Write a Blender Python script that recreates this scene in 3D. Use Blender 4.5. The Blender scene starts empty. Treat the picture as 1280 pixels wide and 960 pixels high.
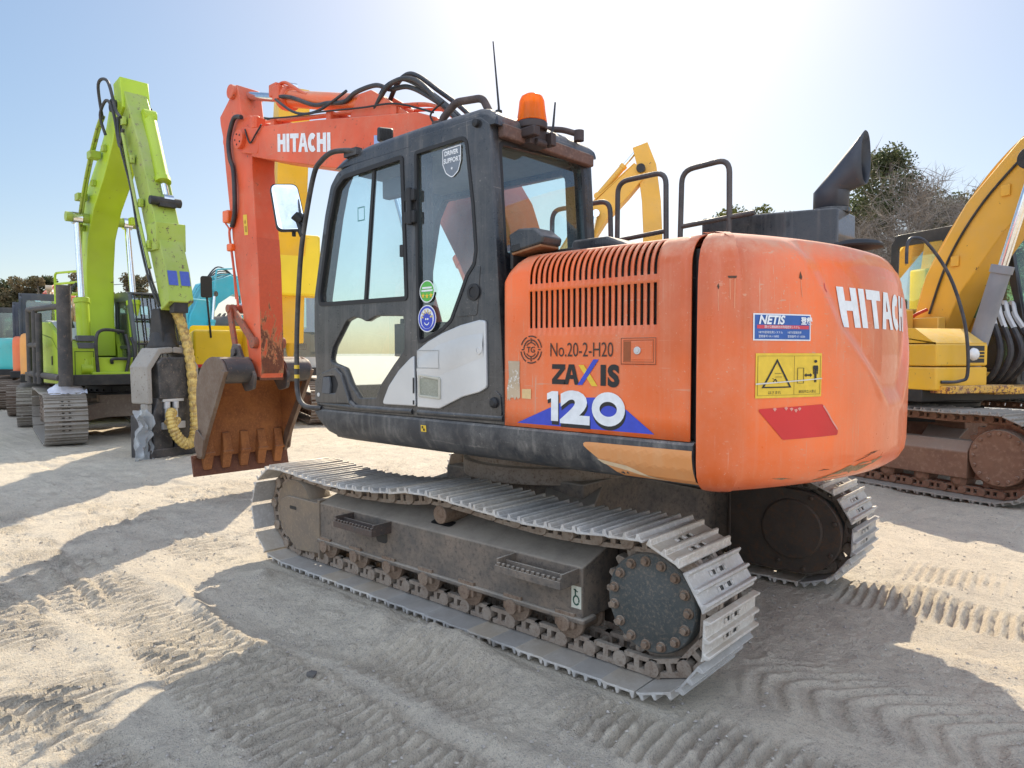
import bpy, bmesh, math, random
import numpy as np
from mathutils import Vector, Matrix, noise
from math import sin, cos, pi, radians, atan2, sqrt, hypot
random.seed(7)
SC = bpy.context.scene
COL = SC.collection
# ------------------------------------------------------------------ materials
def _mat(name):
    m = bpy.data.materials.new(name); m.use_nodes = True
    nt = m.node_tree; nt.nodes.clear()
    out = nt.nodes.new('ShaderNodeOutputMaterial')
    return m, nt, out
def N(nt, t, **kw):
    n = nt.nodes.new(t)
    for k, v in kw.items():
        if k in n.inputs.keys(): n.inputs[k].default_value = v
        else: setattr(n, k, v)
    return n
def noise_n(nt, vec, scale, detail=5, rough=.6, dist=0):
    n = N(nt, 'ShaderNodeTexNoise', Scale=scale, Detail=detail, Roughness=rough, Distortion=dist)
    nt.links.new(vec, n.inputs['Vector']); return n.outputs['Fac']
def ramp(nt, fac, a, b, lo=0., hi=1.):
    n = N(nt, 'ShaderNodeMapRange'); n.clamp = True
    n.inputs['From Min'].default_value = a; n.inputs['From Max'].default_value = b
    n.inputs['To Min'].default_value = lo; n.inputs['To Max'].default_value = hi
    nt.links.new(fac, n.inputs['Value']); return n.outputs['Result']
def mth(nt, op, a, b=None, clamp=False):
    n = N(nt, 'ShaderNodeMath', operation=op); n.use_clamp = clamp
    for i, x in enumerate((a, b)):
        if x is None: continue
        if isinstance(x, (int, float)): n.inputs[i].default_value = x
        else: nt.links.new(x, n.inputs[i])
    return n.outputs[0]
def mixc(nt, fac, a, b, mode='MIX'):
    n = N(nt, 'ShaderNodeMix', data_type='RGBA', blend_type=mode)
    for i, x in ((0, fac), (6, a), (7, b)):
        if isinstance(x, (int, float)): n.inputs[i].default_value = x
        elif isinstance(x, tuple): n.inputs[i].default_value = (*x[:3], 1)
        else: nt.links.new(x, n.inputs[i])
    return n.outputs[2]
DUST = (.40, .35, .29)
def paint(name, rgb, rough=.35, dust=.35, up=.5, metal=0., chip=0., scr=0., chipcol=(.09, .04, .02), coat=0., bump=.15, dustcol=DUST,
          scale=3., fade=.12, spec=.5, streak=0.):
    """painted metal: slight fading, clinging dust (more on surfaces facing up), optional chips and rain streaks"""
    m, nt, out = _mat(name); L = nt.links.new
    tc = N(nt, 'ShaderNodeTexCoord').outputs['Object']
    big = noise_n(nt, tc, scale, 6, .65); fine = noise_n(nt, tc, scale*14, 4, .7)
    geo = N(nt, 'ShaderNodeNewGeometry')
    sx = N(nt, 'ShaderNodeSeparateXYZ'); L(geo.outputs['Normal'], sx.inputs[0])
    upn = ramp(nt, sx.outputs['Z'], .25, .95)
    blot = ramp(nt, big, .42, .72)
    d1 = mth(nt, 'MULTIPLY', blot, dust)
    d2 = mth(nt, 'MULTIPLY', mth(nt, 'MULTIPLY', upn, up), ramp(nt, big, .2, .6, .45, 1.))
    d3 = mth(nt, 'ADD', d1, d2)
    fl = ramp(nt, fine, .35, .65, .55, 1.25)
    df = mth(nt, 'MULTIPLY', d3, fl, True)
    if streak:
        mp = N(nt, 'ShaderNodeMapping'); mp.inputs['Scale'].default_value = (22, 22, 1.1); L(tc, mp.inputs[0])
        st = noise_n(nt, mp.outputs[0], 1., 3, .6)
        df = mth(nt, 'ADD', df, mth(nt, 'MULTIPLY', ramp(nt, st, .52, .72), streak), True)
    if scr:
        for rot, sc in ((.5, (3, 60, 60)), (-.9, (55, 2.5, 70)), (1.3, (60, 70, 3))):
            mp2 = N(nt, 'ShaderNodeMapping'); mp2.inputs['Rotation'].default_value = (rot, rot*.7, rot*1.3); mp2.inputs['Scale'].default_value = sc; L(tc, mp2.inputs[0])
            s1 = noise_n(nt, mp2.outputs[0], 1., 2, .5)
            df = mth(nt, 'ADD', df, mth(nt, 'MULTIPLY', mth(nt, 'MULTIPLY', ramp(nt, s1, .69, .72), ramp(nt, big, .45, .6)), scr), True)
        sp_ = noise_n(nt, tc, 120, 2, .5); df = mth(nt, 'ADD', df, mth(nt, 'MULTIPLY', ramp(nt, sp_, .70, .74), scr), True)
    f2 = noise_n(nt, tc, scale*.6, 3, .5)
    lo = tuple(c*(1-fade) for c in rgb); hi = tuple(min(1, c*(1+fade)+fade*.02) for c in rgb)
    base = mixc(nt, ramp(nt, f2, .35, .65), lo, hi)
    if chip:
        ch = noise_n(nt, tc, scale*5, 8, .75)
        cm = ramp(nt, ch, .66-.2*chip, .68-.2*chip)
        base = mixc(nt, cm, base, chipcol)
    col = mixc(nt, df, base, dustcol)
    b = N(nt, 'ShaderNodeBsdfPrincipled')
    b.inputs['Metallic'].default_value = metal
    b.inputs['Specular IOR Level'].default_value = spec
    b.inputs['Coat Weight'].default_value = coat
    L(col, b.inputs['Base Color'])
    rr = mth(nt, 'ADD', mth(nt, 'MULTIPLY', df, .55), ramp(nt, fine, .3, .7, rough-.05, rough+.08), True)
    L(rr, b.inputs['Roughness'])
    if bump:
        bp = N(nt, 'ShaderNodeBump', Strength=bump, Distance=.004)
        L(mth(nt, 'ADD', fine, mth(nt, 'MULTIPLY', df, .6)), bp.inputs['Height']); L(bp.outputs[0], b.inputs['Normal'])
    L(b.outputs[0], out.inputs[0]); return m
def rusty(name, c1, c2, c3, rough=.75, scale=6., bump=.5, metal=0., mud=.0, vary=0., world=False):
    m, nt, out = _mat(name); L = nt.links.new
    tc = N(nt, 'ShaderNodeNewGeometry').outputs['Position'] if world else N(nt, 'ShaderNodeTexCoord').outputs['Object']
    a = noise_n(nt, tc, scale, 8, .7); f = noise_n(nt, tc, scale*7, 6, .75)
    col = mixc(nt, ramp(nt, a, .35, .62), c1, c2); col = mixc(nt, ramp(nt, f, .5, .68), col, c3)
    if mud:
        geo = N(nt, 'ShaderNodeNewGeometry'); sx = N(nt, 'ShaderNodeSeparateXYZ'); L(geo.outputs['Normal'], sx.inputs[0])
        col = mixc(nt, mth(nt, 'MULTIPLY', ramp(nt, sx.outputs['Z'], .2, .9), ramp(nt, a, .25, .55, mud*.5, mud)), col, DUST)
    if vary:
        oi = N(nt, 'ShaderNodeObjectInfo').outputs['Random']; hs = N(nt, 'ShaderNodeHueSaturation')
        L(ramp(nt, oi, 0, 1, 1-vary, 1+vary), hs.inputs['Value']); L(ramp(nt, oi, .3, 1, .7, 1.5), hs.inputs['Saturation']); L(col, hs.inputs['Color']); col = hs.outputs[0]
    b = N(nt, 'ShaderNodeBsdfPrincipled'); b.inputs['Metallic'].default_value = metal
    L(col, b.inputs['Base Color']); L(ramp(nt, f, .3, .7, rough-.15, rough+.1), b.inputs['Roughness'])
    bp = N(nt, 'ShaderNodeBump', Strength=bump, Distance=.006); L(f, bp.inputs['Height']); L(bp.outputs[0], b.inputs['Normal'])
    L(b.outputs[0], out.inputs[0]); return m
def plain(name, rgb, rough=.5, metal=0., spec=.5):
    m, nt, out = _mat(name); L = nt.links.new
    b = N(nt, 'ShaderNodeBsdfPrincipled'); tc = N(nt, 'ShaderNodeTexCoord').outputs['Object']
    f = noise_n(nt, tc, 25, 4, .6)
    L(mixc(nt, ramp(nt, f, .3, .7), tuple(c*.9 for c in rgb), tuple(min(1, c*1.08) for c in rgb)), b.inputs['Base Color'])
    b.inputs['Roughness'].default_value = rough; b.inputs['Metallic'].default_value = metal
    b.inputs['Specular IOR Level'].default_value = spec
    L(b.outputs[0], out.inputs[0]); return m
def glassy(name, tint, refl=.10, dirt=.12, reflcol=(.9, .97, 1.)):
    m, nt, out = _mat(name); L = nt.links.new
    tc = N(nt, 'ShaderNodeTexCoord').outputs['Object']
    t = N(nt, 'ShaderNodeBsdfTransparent'); t.inputs[0].default_value = (*tint, 1)
    g = N(nt, 'ShaderNodeBsdfGlossy', Roughness=.015); g.inputs[0].default_value = (*reflcol, 1)
    fr = N(nt, 'ShaderNodeFresnel', IOR=1.5)
    fac = mth(nt, 'ADD', fr.outputs[0], refl, True)
    mx = N(nt, 'ShaderNodeMixShader'); L(fac, mx.inputs[0]); L(t.outputs[0], mx.inputs[1]); L(g.outputs[0], mx.inputs[2])
    d = N(nt, 'ShaderNodeBsdfDiffuse'); d.inputs[0].default_value = (.5, .47, .42, 1)
    a = noise_n(nt, tc, 2.2, 6, .7)
    m2 = N(nt, 'ShaderNodeMixShader'); L(ramp(nt, a, .4, .75, dirt*.35, dirt), m2.inputs[0]); L(mx.outputs[0], m2.inputs[1]); L(d.outputs[0], m2.inputs[2])
    L(m2.outputs[0], out.inputs[0]); return m
# ------------------------------------------------------------------ mesh builder
def rpoly(pts, r, n=5):
    """polygon with its corners rounded; r a number or one per corner"""
    out = []; k = len(pts)
    rs = r if isinstance(r, (list, tuple)) else [r]*k
    for i in range(k):
        p = Vector(pts[i]); a = Vector(pts[i-1])-p; b = Vector(pts[(i+1) % k])-p; rr = rs[i]
        if rr <= 1e-6: out.append(tuple(p)); continue
        la, lb = a.length, b.length; a /= la; b /= lb
        ang = math.acos(max(-1, min(1, a.dot(b))))
        if ang > 3.1: out.append(tuple(p)); continue
        t = min(rr/math.tan(ang/2), la*.49, lb*.49)
        p0, p1 = p+a*t, p+b*t
        for j in range(n+1):
            s = j/n; out.append(tuple((1-s)**2*p0+2*s*(1-s)*p+s*s*p1))
    return out
def smooth_path(pts, per=8):
    P = [Vector(p) for p in pts]; out = []
    for i in range(len(P)-1):
        p0 = P[max(i-1, 0)]; p1 = P[i]; p2 = P[i+1]; p3 = P[min(i+2, len(P)-1)]
        for j in range(per):
            t = j/per
            out.append(.5*((2*p1)+(p2-p0)*t+(2*p0-5*p1+4*p2-p3)*t*t+(3*p1-p0-3*p2+p3)*t**3))
    out.append(P[-1]); return out
def bend_path(pts, r, n=6):
    """3D polyline with rounded corners"""
    P = [Vector(p) for p in pts]; out = [P[0]]
    for i in range(1, len(P)-1):
        p = P[i]; a = P[i-1]-p; b = P[i+1]-p; t = min(r, a.length*.49, b.length*.49)
        a.normalize(); b.normalize(); p0, p1 = p+a*t, p+b*t
        for j in range(n+1):
            s = j/n; out.append((1-s)**2*p0+2*s*(1-s)*p+s*s*p1)
    out.append(P[-1]); return out
class MB:
    def __init__(s): s.v = []; s.f = []
    def add(s, v, f):
        o = len(s.v); s.v += [tuple(x) for x in v]; s.f += [tuple(i+o for i in q) for q in f]; return s
    def box(s, x0, x1, y0, y1, z0, z1, M=None):
        v = [Vector(p) for p in ((x0,y0,z0),(x1,y0,z0),(x1,y1,z0),(x0,y1,z0),(x0,y0,z1),(x1,y0,z1),(x1,y1,z1),(x0,y1,z1))]
        if M is not None: v = [M @ p for p in v]
        return s.add(v, [(0,3,2,1),(4,5,6,7),(0,1,5,4),(1,2,6,5),(2,3,7,6),(3,0,4,7)])
    def prism(s, poly, axis, a0, a1, M=None):
        n = len(poly)
        def mk(u, w, a):
            p = {'y': (u, a, w), 'x': (a, u, w), 'z': (u, w, a)}[axis]
            return M @ Vector(p) if M is not None else p
        v = [mk(u, w, a0) for u, w in poly]+[mk(u, w, a1) for u, w in poly]
        f = [tuple(range(n))[::-1], tuple(range(n, 2*n))]
        f += [(i, (i+1) % n, n+(i+1) % n, n+i) for i in range(n)]
        return s.add(v, f)
    def tube(s, pts, r, n=10, cap=True):
        P = [Vector(p) for p in pts]; k = len(P)
        rs = r if isinstance(r, (list, tuple)) else [r]*k
        T = []
        for i in range(k):
            t = (P[min(i+1, k-1)]-P[max(i-1, 0)]); T.append(t.normalized())
        u = T[0].orthogonal().normalized(); v = []
        for i in range(k):
            u = (u-T[i]*u.dot(T[i])).normalized(); w = T[i].cross(u)
            for j in range(n):
                a = 2*pi*j/n; v.append(P[i]+(u*cos(a)+w*sin(a))*rs[i])
        f = [(i*n+j, i*n+(j+1) % n, (i+1)*n+(j+1) % n, (i+1)*n+j) for i in range(k-1) for j in range(n)]
        if cap: f += [tuple(range(n))[::-1], tuple((k-1)*n+j for j in range(n))]
        return s.add(v, f)
    def cyl(s, p0, p1, r, r1=None, n=24):
        return s.tube([p0, p1], [r, r if r1 is None else r1], n)
    def rev(s, prof, o, ax, n=28):
        """profile [(radius, height)] turned about axis ax at o"""
        ax = Vector(ax).normalized(); o = Vector(o); u = ax.orthogonal().normalized(); w = ax.cross(u); v = []
        for r, h in prof:
            for j in range(n):
                a = 2*pi*j/n; v.append(o+ax*h+(u*cos(a)+w*sin(a))*r)
        k = len(prof)
        f = [(i*n+j, i*n+(j+1) % n, (i+1)*n+(j+1) % n, (i+1)*n+j) for i in range(k-1) for j in range(n)]
        f += [tuple(range(n))[::-1], tuple((k-1)*n+j for j in range(n))]
        return s.add(v, f)
    def loft(s, rings, cap=True, closed=True):
        n = len(rings[0]); v = [p for r in rings for p in r]; f = []
        for i in range(len(rings)-1):
            for j in range(n if closed else n-1):
                f.append((i*n+j, i*n+(j+1) % n, (i+1)*n+(j+1) % n, (i+1)*n+j))
        if cap: f += [tuple(range(n))[::-1], tuple((len(rings)-1)*n+j for j in range(n))]
        return s.add(v, f)
    def plate(s, outer, holes, fn, t=.03, bev=0.):
        """flat plate with openings: (u, v) outlines put in space by fn(u, v, w), w in -t/2..t/2"""
        v, f = fill2d([outer]+list(holes), t, bev)
        return s.add([fn(*p) for p in v], f)
    def build(s, name, mat, parent=None, bevel=0., smooth=38, seg=2, tri=False):
        me = bpy.data.meshes.new(name); me.from_pydata([tuple(p) for p in s.v], [], s.f)
        bm = bmesh.new(); bm.from_mesh(me)
        bmesh.ops.recalc_face_normals(bm, faces=bm.faces[:])
        bm.to_mesh(me); bm.free()
        return finish(me, name, mat, parent, bevel, smooth, seg)
def finish(me, name, mat, parent=None, bevel=0., smooth=38, seg=2):
    if smooth:
        me.polygons.foreach_set('use_smooth', [True]*len(me.polygons)); me.set_sharp_from_angle(angle=radians(smooth))
    me.materials.append(mat)
    o = bpy.data.objects.new(name, me); COL.objects.link(o)
    if parent is not None: o.parent = parent
    if bevel:
        b = o.modifiers.new('bevel', 'BEVEL'); b.width = bevel; b.segments = seg; b.limit_method = 'ANGLE'; b.angle_limit = radians(40)
        b.harden_normals = False
    return o
def fill2d(polys, t=0., bev=0.):
    cu = bpy.data.curves.new('c', 'CURVE'); cu.dimensions = '2D'; cu.fill_mode = 'BOTH'; cu.extrude = t/2
    if bev: cu.bevel_depth = bev; cu.bevel_resolution = 1; cu.extrude = max(t/2-bev, .0005); cu.offset = -bev
    for p in polys:
        sp = cu.splines.new('POLY'); sp.points.add(len(p)-1); sp.use_cyclic_u = True
        for q, (x, y) in zip(sp.points, p): q.co = (x, y, 0, 1)
    return _eval(cu)
def _eval(cu):
    o = bpy.data.objects.new('c', cu); COL.objects.link(o)
    dg = bpy.context.evaluated_depsgraph_get(); dg.update()
    me = bpy.data.meshes.new_from_object(o.evaluated_get(dg))
    v = [tuple(x.co) for x in me.vertices]; f = [tuple(p.vertices) for p in me.polygons]
    bpy.data.objects.remove(o); bpy.data.curves.remove(cu); bpy.data.meshes.remove(me)
    return v, f
def text2d(txt, size, bold=0., sx=1., shear=0., align='LEFT', space=1.):
    cu = bpy.data.curves.new('t', 'FONT'); cu.body = txt; cu.size = size; cu.offset = bold; cu.shear = shear
    cu.align_x = align; cu.space_character = space; cu.resolution_u = 4
    v, f = _eval(cu)
    return [(x*sx, y, 0) for x, y, z in v], f
def subdiv(v, f, mx):
    bm = bmesh.new(); vs = [bm.verts.new(p) for p in v]
    for q in f:
        try: bm.faces.new([vs[i] for i in q])
        except ValueError: pass
    bmesh.ops.triangulate(bm, faces=bm.faces[:])
    for _ in range(6):
        es = [e for e in bm.edges if e.calc_length() > mx]
        if not es: break
        bmesh.ops.subdivide_edges(bm, edges=es, cuts=1); bmesh.ops.triangulate(bm, faces=[q for q in bm.faces if len(q.verts) > 3])
    bm.verts.index_update()
    ov = [tuple(x.co) for x in bm.verts]; of = [tuple(w.index for w in q.verts) for q in bm.faces]
    bm.free(); return ov, of
def decal(name, mat, parent, v, f, fn, mx=0.):
    """a thin printed shape, (u, v) laid on a surface by fn"""
    if mx: v, f = subdiv(v, f, mx)
    me = bpy.data.meshes.new(name); me.from_pydata([tuple(fn(p[0], p[1])) for p in v], [], f)
    return finish(me, name, mat, parent, 0, 0)
def stroke(pts, w, closed=False):
    """one letter stroke: polyline thickened to width w with mitred corners, as quads"""
    P = [Vector(p) for p in pts]; n = len(P); A = []; B = []
    for i in range(n):
        if closed: a, b = P[i-1], P[(i+1) % n]
        else: a, b = P[max(i-1, 0)], P[min(i+1, n-1)]
        d1 = (P[i]-a); d2 = (b-P[i])
        if d1.length < 1e-9: d1 = d2
        if d2.length < 1e-9: d2 = d1
        d1 = d1.normalized(); d2 = d2.normalized(); n1 = Vector((-d1.y, d1.x)); n2 = Vector((-d2.y, d2.x))
        m = (n1+n2).normalized(); k = w/2/max(.35, m.dot(n1))
        A.append(P[i]+m*k); B.append(P[i]-m*k)
    v = [(p.x, p.y, 0) for p in A+B]; f = []
    for i in range(n if closed else n-1):
        j = (i+1) % n; f.append((i, n+i, n+j, j))
    return v, f
def arc(cx, cy, rx, ry, a0, a1, n=14):
    return [(cx+rx*cos(radians(a0+(a1-a0)*i/n)), cy+ry*sin(radians(a0+(a1-a0)*i/n))) for i in range(n+1)]
def poly2(p): return [(x, y, 0) for x, y in p], [tuple(range(len(p)))]
def join2(*parts):
    v = []; f = []
    for pv, pf in parts:
        o = len(v); v += list(pv); f += [tuple(i+o for i in q) for q in pf]
    return v, f
def shift(p, dx=0, dy=0, sx=1, sy=1, sh=0):
    v, f = p; return [(x*sx+dx+sh*y, y*sy+dy, 0) for x, y, *_ in v], f
def block_word(word, h, w, gap, t):
    """heavy block capitals of height h, letter width w, stroke t"""
    parts = []; x = 0
    for c in word:
        W = w
        if c == 'A' and x: x -= t*.42
        if c == 'I': W = t; P = [poly2([(0, 0), (t, 0), (t, h), (0, h)])]
        elif c == 'H': P = [poly2([(0, 0), (t, 0), (t, h), (0, h)]), poly2([(W-t, 0), (W, 0), (W, h), (W-t, h)]), poly2([(t, h*.42), (W-t, h*.42), (W-t, h*.42+t*.8), (t, h*.42+t*.8)])]
        elif c == 'T': P = [poly2([(0, h-t*.85), (W, h-t*.85), (W, h), (0, h)]), poly2([(W/2-t/2, 0), (W/2+t/2, 0), (W/2+t/2, h-t*.85), (W/2-t/2, h-t*.85)])]
        elif c == 'A':
            W = w*1.12; i = t*.98
            P = [([(x_, y_, 0) for x_, y_ in ((0, 0), (i, 0), (W*.5-.0, h*.80), (W-i, 0), (W, 0), (W*.5+t*.6, h), (W*.5-t*.6, h), (i+(W*.5-i)*.36, h*.28), (W-i-(W*.5-i)*.36, h*.28), (i+(W*.5-i)*.60, h*.48), (W-i-(W*.5-i)*.60, h*.48))],
                  [(0, 1, 7, 9, 2, 6), (2, 10, 8, 3, 4, 5), (2, 5, 6), (7, 8, 10, 9)])]
        elif c == 'C':
            P = [stroke(arc(W/2, h/2, W/2-t/2, h/2-t/2, 48, 312, 22), t)]
        elif c == 'Z':
            P = [poly2([(0, h-t*.85), (W, h-t*.85), (W, h), (0, h)]), poly2([(0, 0), (W, 0), (W, t*.85), (0, t*.85)]), poly2([(0, t*.85), (t*1.15, t*.85), (W, h-t*.85), (W-t*1.15, h-t*.85)])]
        elif c == 'S':
            a = arc(W/2, h*.735, W/2-t/2, h*.265-t/2, 25, 270, 14); b = arc(W/2, h*.265, W/2-t/2, h*.265-t/2, 90, -155, 14)
            P = [stroke(a+b[1:], t)]
        parts += [shift(p, x) for p in P]; x += W+gap-(t*.30 if c == 'A' else t*.28 if c == 'C' else 0)
    return join2(*parts), x-gap
# ------------------------------------------------------------------ things
def tag(o, label=None, cat=None, group=None, kind=None):
    if label: o['label'] = label
    if cat: o['category'] = cat
    if group: o['group'] = group
    if kind: o['kind'] = kind
    return o
def thing(name, label, cat, loc=(0, 0, 0), rz=0., group=None):
    o = bpy.data.objects.new(name, None); COL.objects.link(o); o.empty_display_size = .3
    o.location = loc; o.rotation_euler = (0, 0, rz); return tag(o, label, cat, group)
def beam(mb, path, heights, y0, y1):
    """box beam following an (x, z) path, heights either side"""
    P = [Vector(p) for p in path]; n = len(P); top = []; bot = []
    for i in range(n):
        d = (P[min(i+1, n-1)]-P[max(i-1, 0)]).normalized(); q = Vector((-d.y, d.x)); h = heights[i]/2
        top.append(tuple(P[i]+q*h)); bot.append(tuple(P[i]-q*h))
    return mb.prism(top+bot[::-1], 'y', y0, y1)
def cylinder_ram(parent, p0, p1, r, frac, mb_mat, rod_mat, name='hydraulic_cylinder', rr=.55):
    p0 = Vector(p0); p1 = Vector(p1); m = p0.lerp(p1, frac); d = (p1-p0).normalized()
    b = MB().cyl(p0, m, r, n=20).cyl(m-d*.07, m+d*.015, r*1.16, n=20)
    b.cyl(p0+Vector((0, -.09, 0)), p0+Vector((0, .09, 0)), r*1.1, n=16)
    o = b.build(name, mb_mat, parent, .004)
    q = MB().cyl(m, p1, r*rr, n=18).cyl(p1+Vector((0, -.07, 0)), p1+Vector((0, .07, 0)), r*1.0, n=16)
    q.build('piston_rod', rod_mat, o); return o
# ------------------------------------------------------------------ crawler tracks
def track_path(xs, zs, Rs, xi, zi, Ri, pitch, sag):
    """points of the pin line round sprocket and idler, resampled to an even pitch"""
    pts = []
    for i in range(31): pts.append((xs+(xi-xs)*i/30, zs-Rs))                    # lower run (Rs == Ri height)
    for i in range(1, 21): a = -pi/2+pi*i/20; pts.append((xi+Ri*cos(a), zi+Ri*sin(a)))
    top = [(xi, zi+Ri)]+list(sag)+[(xs, zs+Rs)]
    tp = smooth_path([(p[0], p[1], 0) for p in top], 8); pts += [(p.x, p.y) for p in tp[1:]]
    for i in range(1, 20): a = pi/2+pi*i/20; pts.append((xs+Rs*cos(a), zs+Rs*sin(a)))
    pts.append(pts[0]); L = [0]
    for i in range(1, len(pts)): L.append(L[-1]+math.dist(pts[i], pts[i-1]))
    n = round(L[-1]/pitch); out = []
    def at(s):
        s %= L[-1]
        for i in range(1, len(L)):
            if s <= L[i]:
                k = (s-L[i-1])/(L[i]-L[i-1]); return Vector((pts[i-1][0]+k*(pts[i][0]-pts[i-1][0]), pts[i-1][1]+k*(pts[i][1]-pts[i-1][1])))
    st = L[-1]/n
    for i in range(n):
        a, b = at(i*st), at((i+1)*st); out.append((a, b))
    return out, st
def shoe_mesh(pitch, w, off, k=1., holes=True):
    """triple-grouser shoe in its own frame: x along the chain, y across, -z outwards; with mud-relief holes"""
    l = pitch*1.02; t = .012*k; g = .022*k; x0 = -l/2; hw = .006*k
    def G(x): return [(x-hw*2, -off-t), (x-hw, -off-t-g), (x+hw, -off-t-g), (x+hw*2, -off-t)]
    a1, a2 = x0+.024, -hw*2; xg = l/2-.022*k; c1, c2 = hw*2, xg-hw*2
    def cut(p, q): m = (p+q)/2; return m-.0105*k, m+.0105*k
    h1, h2 = cut(a1, a2), cut(c1, c2)
    top = [(x0+.004, -off-t-g), (x0+.014, -off-t-g), (a1, -off-t), (h1[0], -off-t), (h1[1], -off-t)]+G(0)+[(h2[0], -off-t), (h2[1], -off-t)]+G(xg)+[(l/2, -off-t*.4)]
    bot = [(l/2, -off+.006), (l/2-.02, -off), (h2[1], -off), (h2[0], -off), (h1[1], -off), (h1[0], -off)]
    prof = [(x0, -off)]+top+bot
    cu_, su_ = cos(.030), sin(.030); prof = [(x*cu_+(z+off)*su_, (z+off)*cu_-x*su_-off) for x, z in prof]
    n = len(prof); ys = [-w/2, -w*.105, -w*.045, w*.045, w*.105, w/2]
    b = MB(); vs = [(x, y, z) for y in ys for x, z in prof]; fs = []
    nt_ = 1+len(top); skip = {4, 10, nt_+2, nt_+4}
    for j in range(len(ys)-1):
        for i in range(n):
            if holes and j in (1, 3) and i in skip: continue
            fs.append((j*n+i, j*n+(i+1) % n, (j+1)*n+(i+1) % n, (j+1)*n+i))
    fs += [tuple(range(n))[::-1], tuple((len(ys)-1)*n+i for i in range(n))]
    b.add(vs, fs)
    if holes:   # raised bolt pads beside the holes
        for yy in (-w*.135, w*.135, 0):
            for xx in (sum(h1)/2, sum(h2)/2): b.box(xx-.011*k, xx+.011*k, yy-.010, yy+.010, -off-t-.007, -off-t+.002)
    return b
def link_add(b, a, c, y, k=1.):
    """one chain link pair between pins a and c at lateral positions y +- ."""
    d = (c-a); L = d.length; d /= L; nrm = Vector((-d.y, d.x))
    def P(u, v): q = a+d*u+nrm*v; return (q.x, q.y)
    for s in (-1, 1):
        y0, y1 = y+s*.055*k, y+s*.085*k
        lo, hi = -.042*k, .042*k
        for (u0, u1, v0, v1) in ((-.02, L+.01, .020*k, hi), (-.035, L*.86, lo, -.018*k), (-.02, L*.16, -.018*k, .02*k), (L*.42, L*.58, -.018*k, .02*k), (L*.82, L+.01, -.018*k, .02*k)):
            b.prism([P(u0, v0), P(u1, v0), P(u1, v1), P(u0, v1)], 'y', y0, y1)
        b.cyl((a.x, y+s*.05*k, a.y), (a.x, y+s*.098*k, a.y), .037*k, n=12)
    b.cyl((a.x, y-.09*k, a.y), (a.x, y+.09*k, a.y), .02*k, n=8)
def make_track(parent, yc, w, P, pitch, mats, off=.048, k=1., separate=True, holes=True, links=True, outer=1):
    chain = MB()
    sh = shoe_mesh(pitch, w, off, k, holes)
    if links:
        for a, c in P: link_add(chain, a, c, yc, k)
    else:
        for a, c in P: chain.prism([(a.x, a.y), (c.x, c.y), (c.x, c.y+.001), (a.x, a.y+.03)], 'y', yc-.06, yc+.06)
    co = None
    if separate:
        co = chain.build('track_chain', mats[0], parent, 0)
        me = None
    allm = MB()
    for a, c in P:
        m = (a+c)/2; d = c-a; ang = atan2(d.y, d.x)
        M = Matrix.Translation((m.x, yc, m.y)) @ Matrix.Rotation(-ang, 4, 'Y')
        if separate:
            if me is None:
                o = sh.build('track_shoe', mats[1], co, .0025); me = o.data
            else:
                o = bpy.data.objects.new('track_shoe', me); COL.objects.link(o); o.parent = co
                bm_ = o.modifiers.new('bevel', 'BEVEL'); bm_.width = .0025; bm_.segments = 1; bm_.limit_method = 'ANGLE'; bm_.angle_limit = radians(40)
            o.matrix_local = M
        else: allm.add([M @ Vector(p) for p in sh.v], sh.f)
    if not separate:
        allm.add(chain.v, chain.f); co = allm.build('crawler_track', mats[1], parent, 0)
    return co
# ------------------------------------------------------------------ camera, light, air
CAM_P = Vector((-3.08, 3.86, 1.52)); YAW = radians(-48.4)
cam = bpy.data.cameras.new('camera'); cam_o = bpy.data.objects.new('camera', cam); COL.objects.link(cam_o)
cam.sensor_width = 36; cam.lens = 880/1280*36; cam.clip_start = .05; cam.clip_end = 5000
cam_o.location = CAM_P; cam_o.rotation_euler = (radians(90-2.5), 0, YAW-pi/2)
SC.camera = cam_o
def W(right, fwd, z=0.):
    """ground point so many metres to the right of and beyond the camera"""
    return Vector((CAM_P.x+fwd*cos(YAW)+right*sin(YAW), CAM_P.y+fwd*sin(YAW)-right*cos(YAW), z))
def HDG(right, fwd): return YAW+atan2(-right, fwd)          # heading of a direction given the same way
SUN_AZ = YAW-radians(9.0); SUN_EL = radians(36)
SC.world = bpy.data.worlds.new('World'); SC.world.use_nodes = True
wn = SC.world.node_tree; bg = wn.nodes['Background']
sky = wn.nodes.new('ShaderNodeTexSky'); sky.sky_type = 'NISHITA'; sky.sun_disc = False
sky.sun_elevation = SUN_EL; sky.sun_rotation = pi/2-SUN_AZ
sky.air_density = 1.0; sky.dust_density = 1.0; sky.ozone_density = 2.0; sky.altitude = 0
gmn = wn.nodes.new('ShaderNodeGamma'); gmn.inputs[1].default_value = .60
wn.links.new(sky.outputs[0], gmn.inputs[0]); hsn = wn.nodes.new('ShaderNodeHueSaturation'); hsn.inputs['Saturation'].default_value = 1.45
wn.links.new(gmn.outputs[0], hsn.inputs['Color'])
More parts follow.
